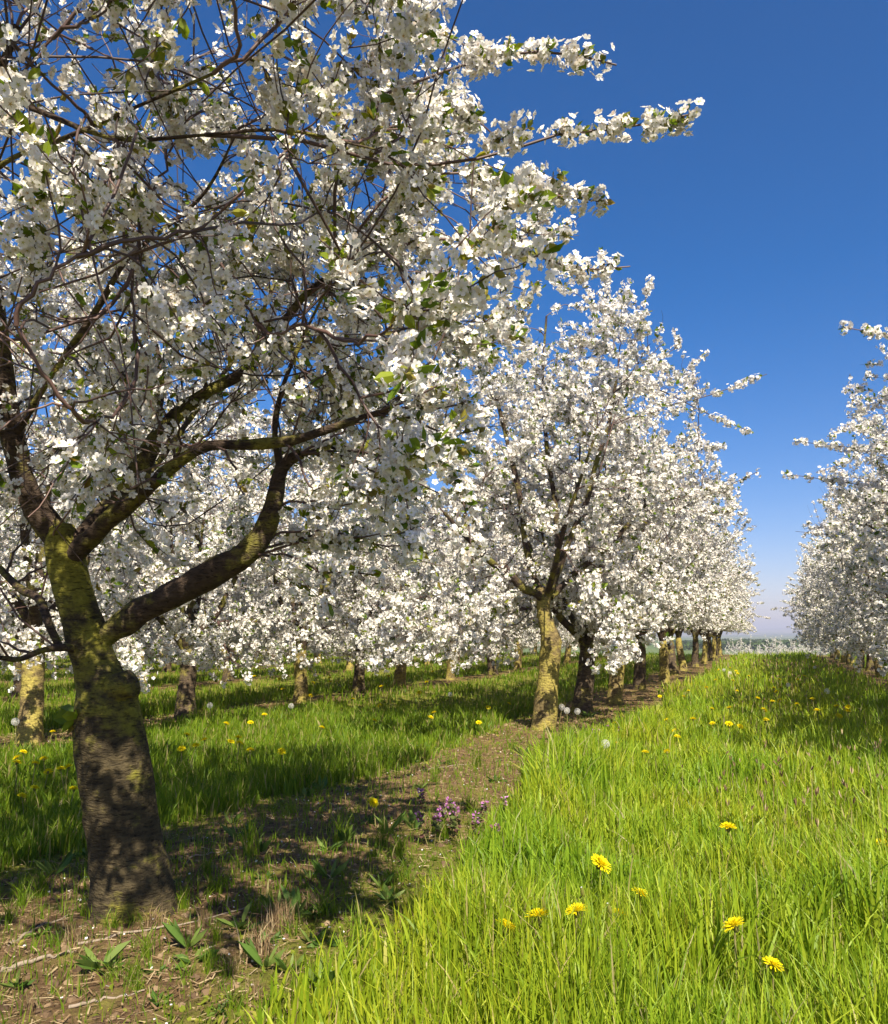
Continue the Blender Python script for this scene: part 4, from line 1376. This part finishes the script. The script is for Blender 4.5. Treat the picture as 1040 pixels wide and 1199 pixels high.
# purple dead-nettle
def nettle(px, py, h, lb):
    g = G(px, py)
    z = float(ground_z(g[0], g[1]))
    r = empty('dead_nettle', (g[0], g[1], z))
    tag(r, lb, 'dead nettle', 'purple dead nettles by the strip')
    rg = rngd
    off = rg.normal(size=2) * .02
    V, Fq = tube_one([(0, 0, 0), (off[0] * .5, off[1] * .5, h * .5), (off[0], off[1], h)], [.0022, .002, .0016], 5, rg)
    link('stem', mesh_data('stem', V, [Fq], [M_STEM], True), r)
    n = 26
    hh = rg.uniform(.25, 1.0, n) * h
    a = rg.uniform(0, 6.28, n)
    d = nrm(np.stack([np.cos(a), np.sin(a), rg.uniform(-.4, .5, n)], -1))
    base = np.stack([off[0] * hh / h, off[1] * hh / h, hh], -1)
    b = Bag(); leaves(b, base, d, rg.uniform(.012, .026, n), rg, wide=.42)
    link('leaves', b.mesh('leaves', [M_REDLEAF]), r)
    n = 16
    hh = rg.uniform(.72, 1.03, n) * h
    a = rg.uniform(0, 6.28, n)
    d = nrm(np.stack([np.cos(a), np.sin(a), rg.uniform(.1, 1., n)], -1))
    base = np.stack([off[0] * hh / h, off[1] * hh / h, hh], -1) + d * .006
    b = Bag(); leaves(b, base, d, rg.uniform(.009, .015, n), rg, wide=.4, fold=.25)
    link('flowers', b.mesh('flowers', [M_PURPLE]), r)
for i in range(12):
    px = rngd.uniform(492, 590); py = rngd.uniform(962, 1006)
    nettle(px, py, rngd.uniform(.09, .14), 'purple dead nettle in the clump between the bare strip and the tall grass')
for i in range(5):
    nettle(rngd.uniform(690, 730), rngd.uniform(868, 882), rngd.uniform(.08, .11), 'small purple dead nettle beside the slim dark trunks')

# sprouting leafy shoot on the dark trunk and petals on tree 2 belong to the trees
def shoot(root_name, pos, n, size, rg):
    b = Bag()
    d = nrm(rg.normal(size=(n, 3)) + np.array([-.6, -.4, .2]))
    leaves(b, np.zeros((n, 3)) + d * .01, d, size * rg.uniform(.6, 1.1, n), rg, wide=.28)
    return b.mesh('leafy_shoot', [M_LEAF])
root1 = [o for o in C.objects if o.name == 'cherry_tree'][0]
o = link('leafy_shoot', shoot('x', None, 9, .075, rngd), root1, tuple(P(92, 836, D1 - .06) - B1))
o.location = tuple(P(96, 838, D1 - .05) - B1)

ms, q_, r_ = limb_mesh('cut_stump', [P(128, 826, D1 - .02) - B1, P(138, 806, D1 - .04) - B1, P(146, 803, D1 - .05) - B1, P(157, 799, D1 - .055) - B1, P(158, 798.5, D1 - .056) - B1], [.05, .046, .040, .039, .002], M_BARK_HERO, 77, 16, 14)
link('cut_stump', ms, [c for c in root1.children if c.name.startswith('trunk')][0])
# fallen branches on the strip
def stick(pts, r0, lb, ln):
    q = [G(a, b_) + np.array([0, 0, r0 + .004]) for a, b_ in pts]
    q = [np.array([p[0], p[1], float(ground_z(p[0], p[1])) + r0 * .8]) for p in q]
    c = np.array(q[0])
    qq, rr = smooth_path([p - c for p in q], np.linspace(r0, r0 * .4, len(q)), 14)
    qq[1:] += rngd.normal(size=(13, 3)) * .003
    V, Fq = tubes(qq[None], rr[None], 6, rngd)
    o = link('fallen_stick', mesh_data('fallen_stick', V, [Fq], [M_STICK], True), None, tuple(c))
    tag(o, lb, 'stick', 'fallen sticks on the strip')
M_STICK = leafy('dead_wood', [(0, (0.20, 0.15, 0.11)), (1, (0.30, 0.24, 0.18))], trans=0.0)
stick([(90, 1120), (150, 1108), (210, 1098), (290, 1078)], .004, 'long thin fallen stick in front of the big trunk', 0)
stick([(0, 1150), (40, 1140), (90, 1128)], .007, 'grey weathered stick at the bottom left corner', 0)
stick([(10, 1120), (45, 1100), (80, 1085)], .005, 'short dark stick left of the big trunk foot', 0)
stick([(80, 1190), (130, 1178), (170, 1170)], .004, 'pale stick at the bottom edge, left', 0)
stick([(220, 1018), (260, 1010), (290, 1005)], .003, 'thin pale stick on the shaded soil right of the big trunk', 0)
stick([(490, 905), (530, 899), (562, 896)], .004, 'dark stick across the strip before the sunlit trunk', 0)

# ------------------------------------------------------------------ far country
M_WOOD = leafy('far_wood_leaf', [(0, (0.03, 0.06, 0.015)), (1, (0.08, 0.12, 0.03))], trans=0.2)
def far_wood():
    rg = np.random.default_rng(8)
    b = Bag()
    for i in range(60):
        px = rg.uniform(780, 1060); d = rg.uniform(250, 420)
        r = ray(px, 745)
        c = np.array([r[0] / r[1] * d, d, 0.0]); c[2] = float(ground_z(c[0], c[1])) + 1.0
        n = 260
        dv = nrm(rg.normal(size=(n, 3))); dv[:, 2] = np.abs(dv[:, 2])
        p = c + dv * rg.uniform(.7, 1.05, (n, 1)) * np.array([rg.uniform(3, 5), 3.5, rg.uniform(.4, 1.1)])
        leaves(b, p, nrm(rg.normal(size=(n, 3))), rg.uniform(.7, 1.4, n), rg, wide=.5)
    o = link('far_wood', b.mesh('far_wood', [M_WOOD]))
    tag(o, 'dark green far-off wood below the horizon at the end of the alley', 'wood', kind='stuff')
far_wood()
def hills():
    rg = np.random.default_rng(9)
    n = 240
    x = np.linspace(-6000, 5000, n)
    D = 5200
    hz = 34 + 10 * np.sin(x * .0011) + 6 * np.sin(x * .0031 + 1) + 2 * np.sin(x * .011)
    rows = []
    for yy, s in ((-900, 0), (-450, .55), (0, 1), (600, .6), (1200, 0)):
        rows.append(np.stack([x, np.full(n, D + yy), hz * s + (ground_z(x, np.full(n, D + yy)) - 2) * (1 - s)], -1))
    V = np.stack(rows, 0)
    idx = np.arange(5 * n).reshape(5, n)
    Fq = np.stack([idx[:-1, :-1], idx[:-1, 1:], idx[1:, 1:], idx[1:, :-1]], -1).reshape(-1, 4)
    m, nt, out = mat('hill_green')
    t = nt.nodes.new('ShaderNodeTexNoise'); t.inputs['Scale'].default_value = .004
    tc = nt.nodes.new('ShaderNodeTexCoord'); nt.links.new(tc.outputs['Object'], t.inputs['Vector'])
    r = ramp(nt, t.outputs['Fac'], [(.4, (.03, .05, .02)), (.6, (.09, .11, .05))])
    p = nt.nodes.new('ShaderNodeBsdfPrincipled'); p.inputs['Roughness'].default_value = 1
    nt.links.new(r.outputs[0], p.inputs['Base Color']); nt.links.new(p.outputs[0], out.inputs[0])
    o = link('hills', mesh_data('hills', V.reshape(-1, 3), [Fq], [m], True))
    tag(o, 'low blue hills on the horizon', kind='structure')
hills()

# ------------------------------------------------------------------ air
def haze_box():
    x0, x1, y0, y1, z0, z1 = -7600, 7600, -3000, 7600, -6, 56
    V = np.array([[x, y, z] for x in (x0, x1) for y in (y0, y1) for z in (z0, z1)], float)
    Fq = np.array([[0, 1, 3, 2], [4, 6, 7, 5], [0, 4, 5, 1], [2, 3, 7, 6], [0, 2, 6, 4], [1, 5, 7, 3]])
    m, nt, out = mat('haze_air')
    v = nt.nodes.new('ShaderNodeVolumePrincipled')
    v.inputs['Color'].default_value = (0.88, 0.88, 1.0, 1)
    v.inputs['Density'].default_value = 0.00065
    v.inputs['Anisotropy'].default_value = 0.2
    nt.links.new(v.outputs[0], out.inputs['Volume'])
    o = link('haze', mesh_data('haze', V, [Fq], [m]))
    tag(o, 'thin pale blue haze softening the distant country', 'haze', kind='stuff')
haze_box()
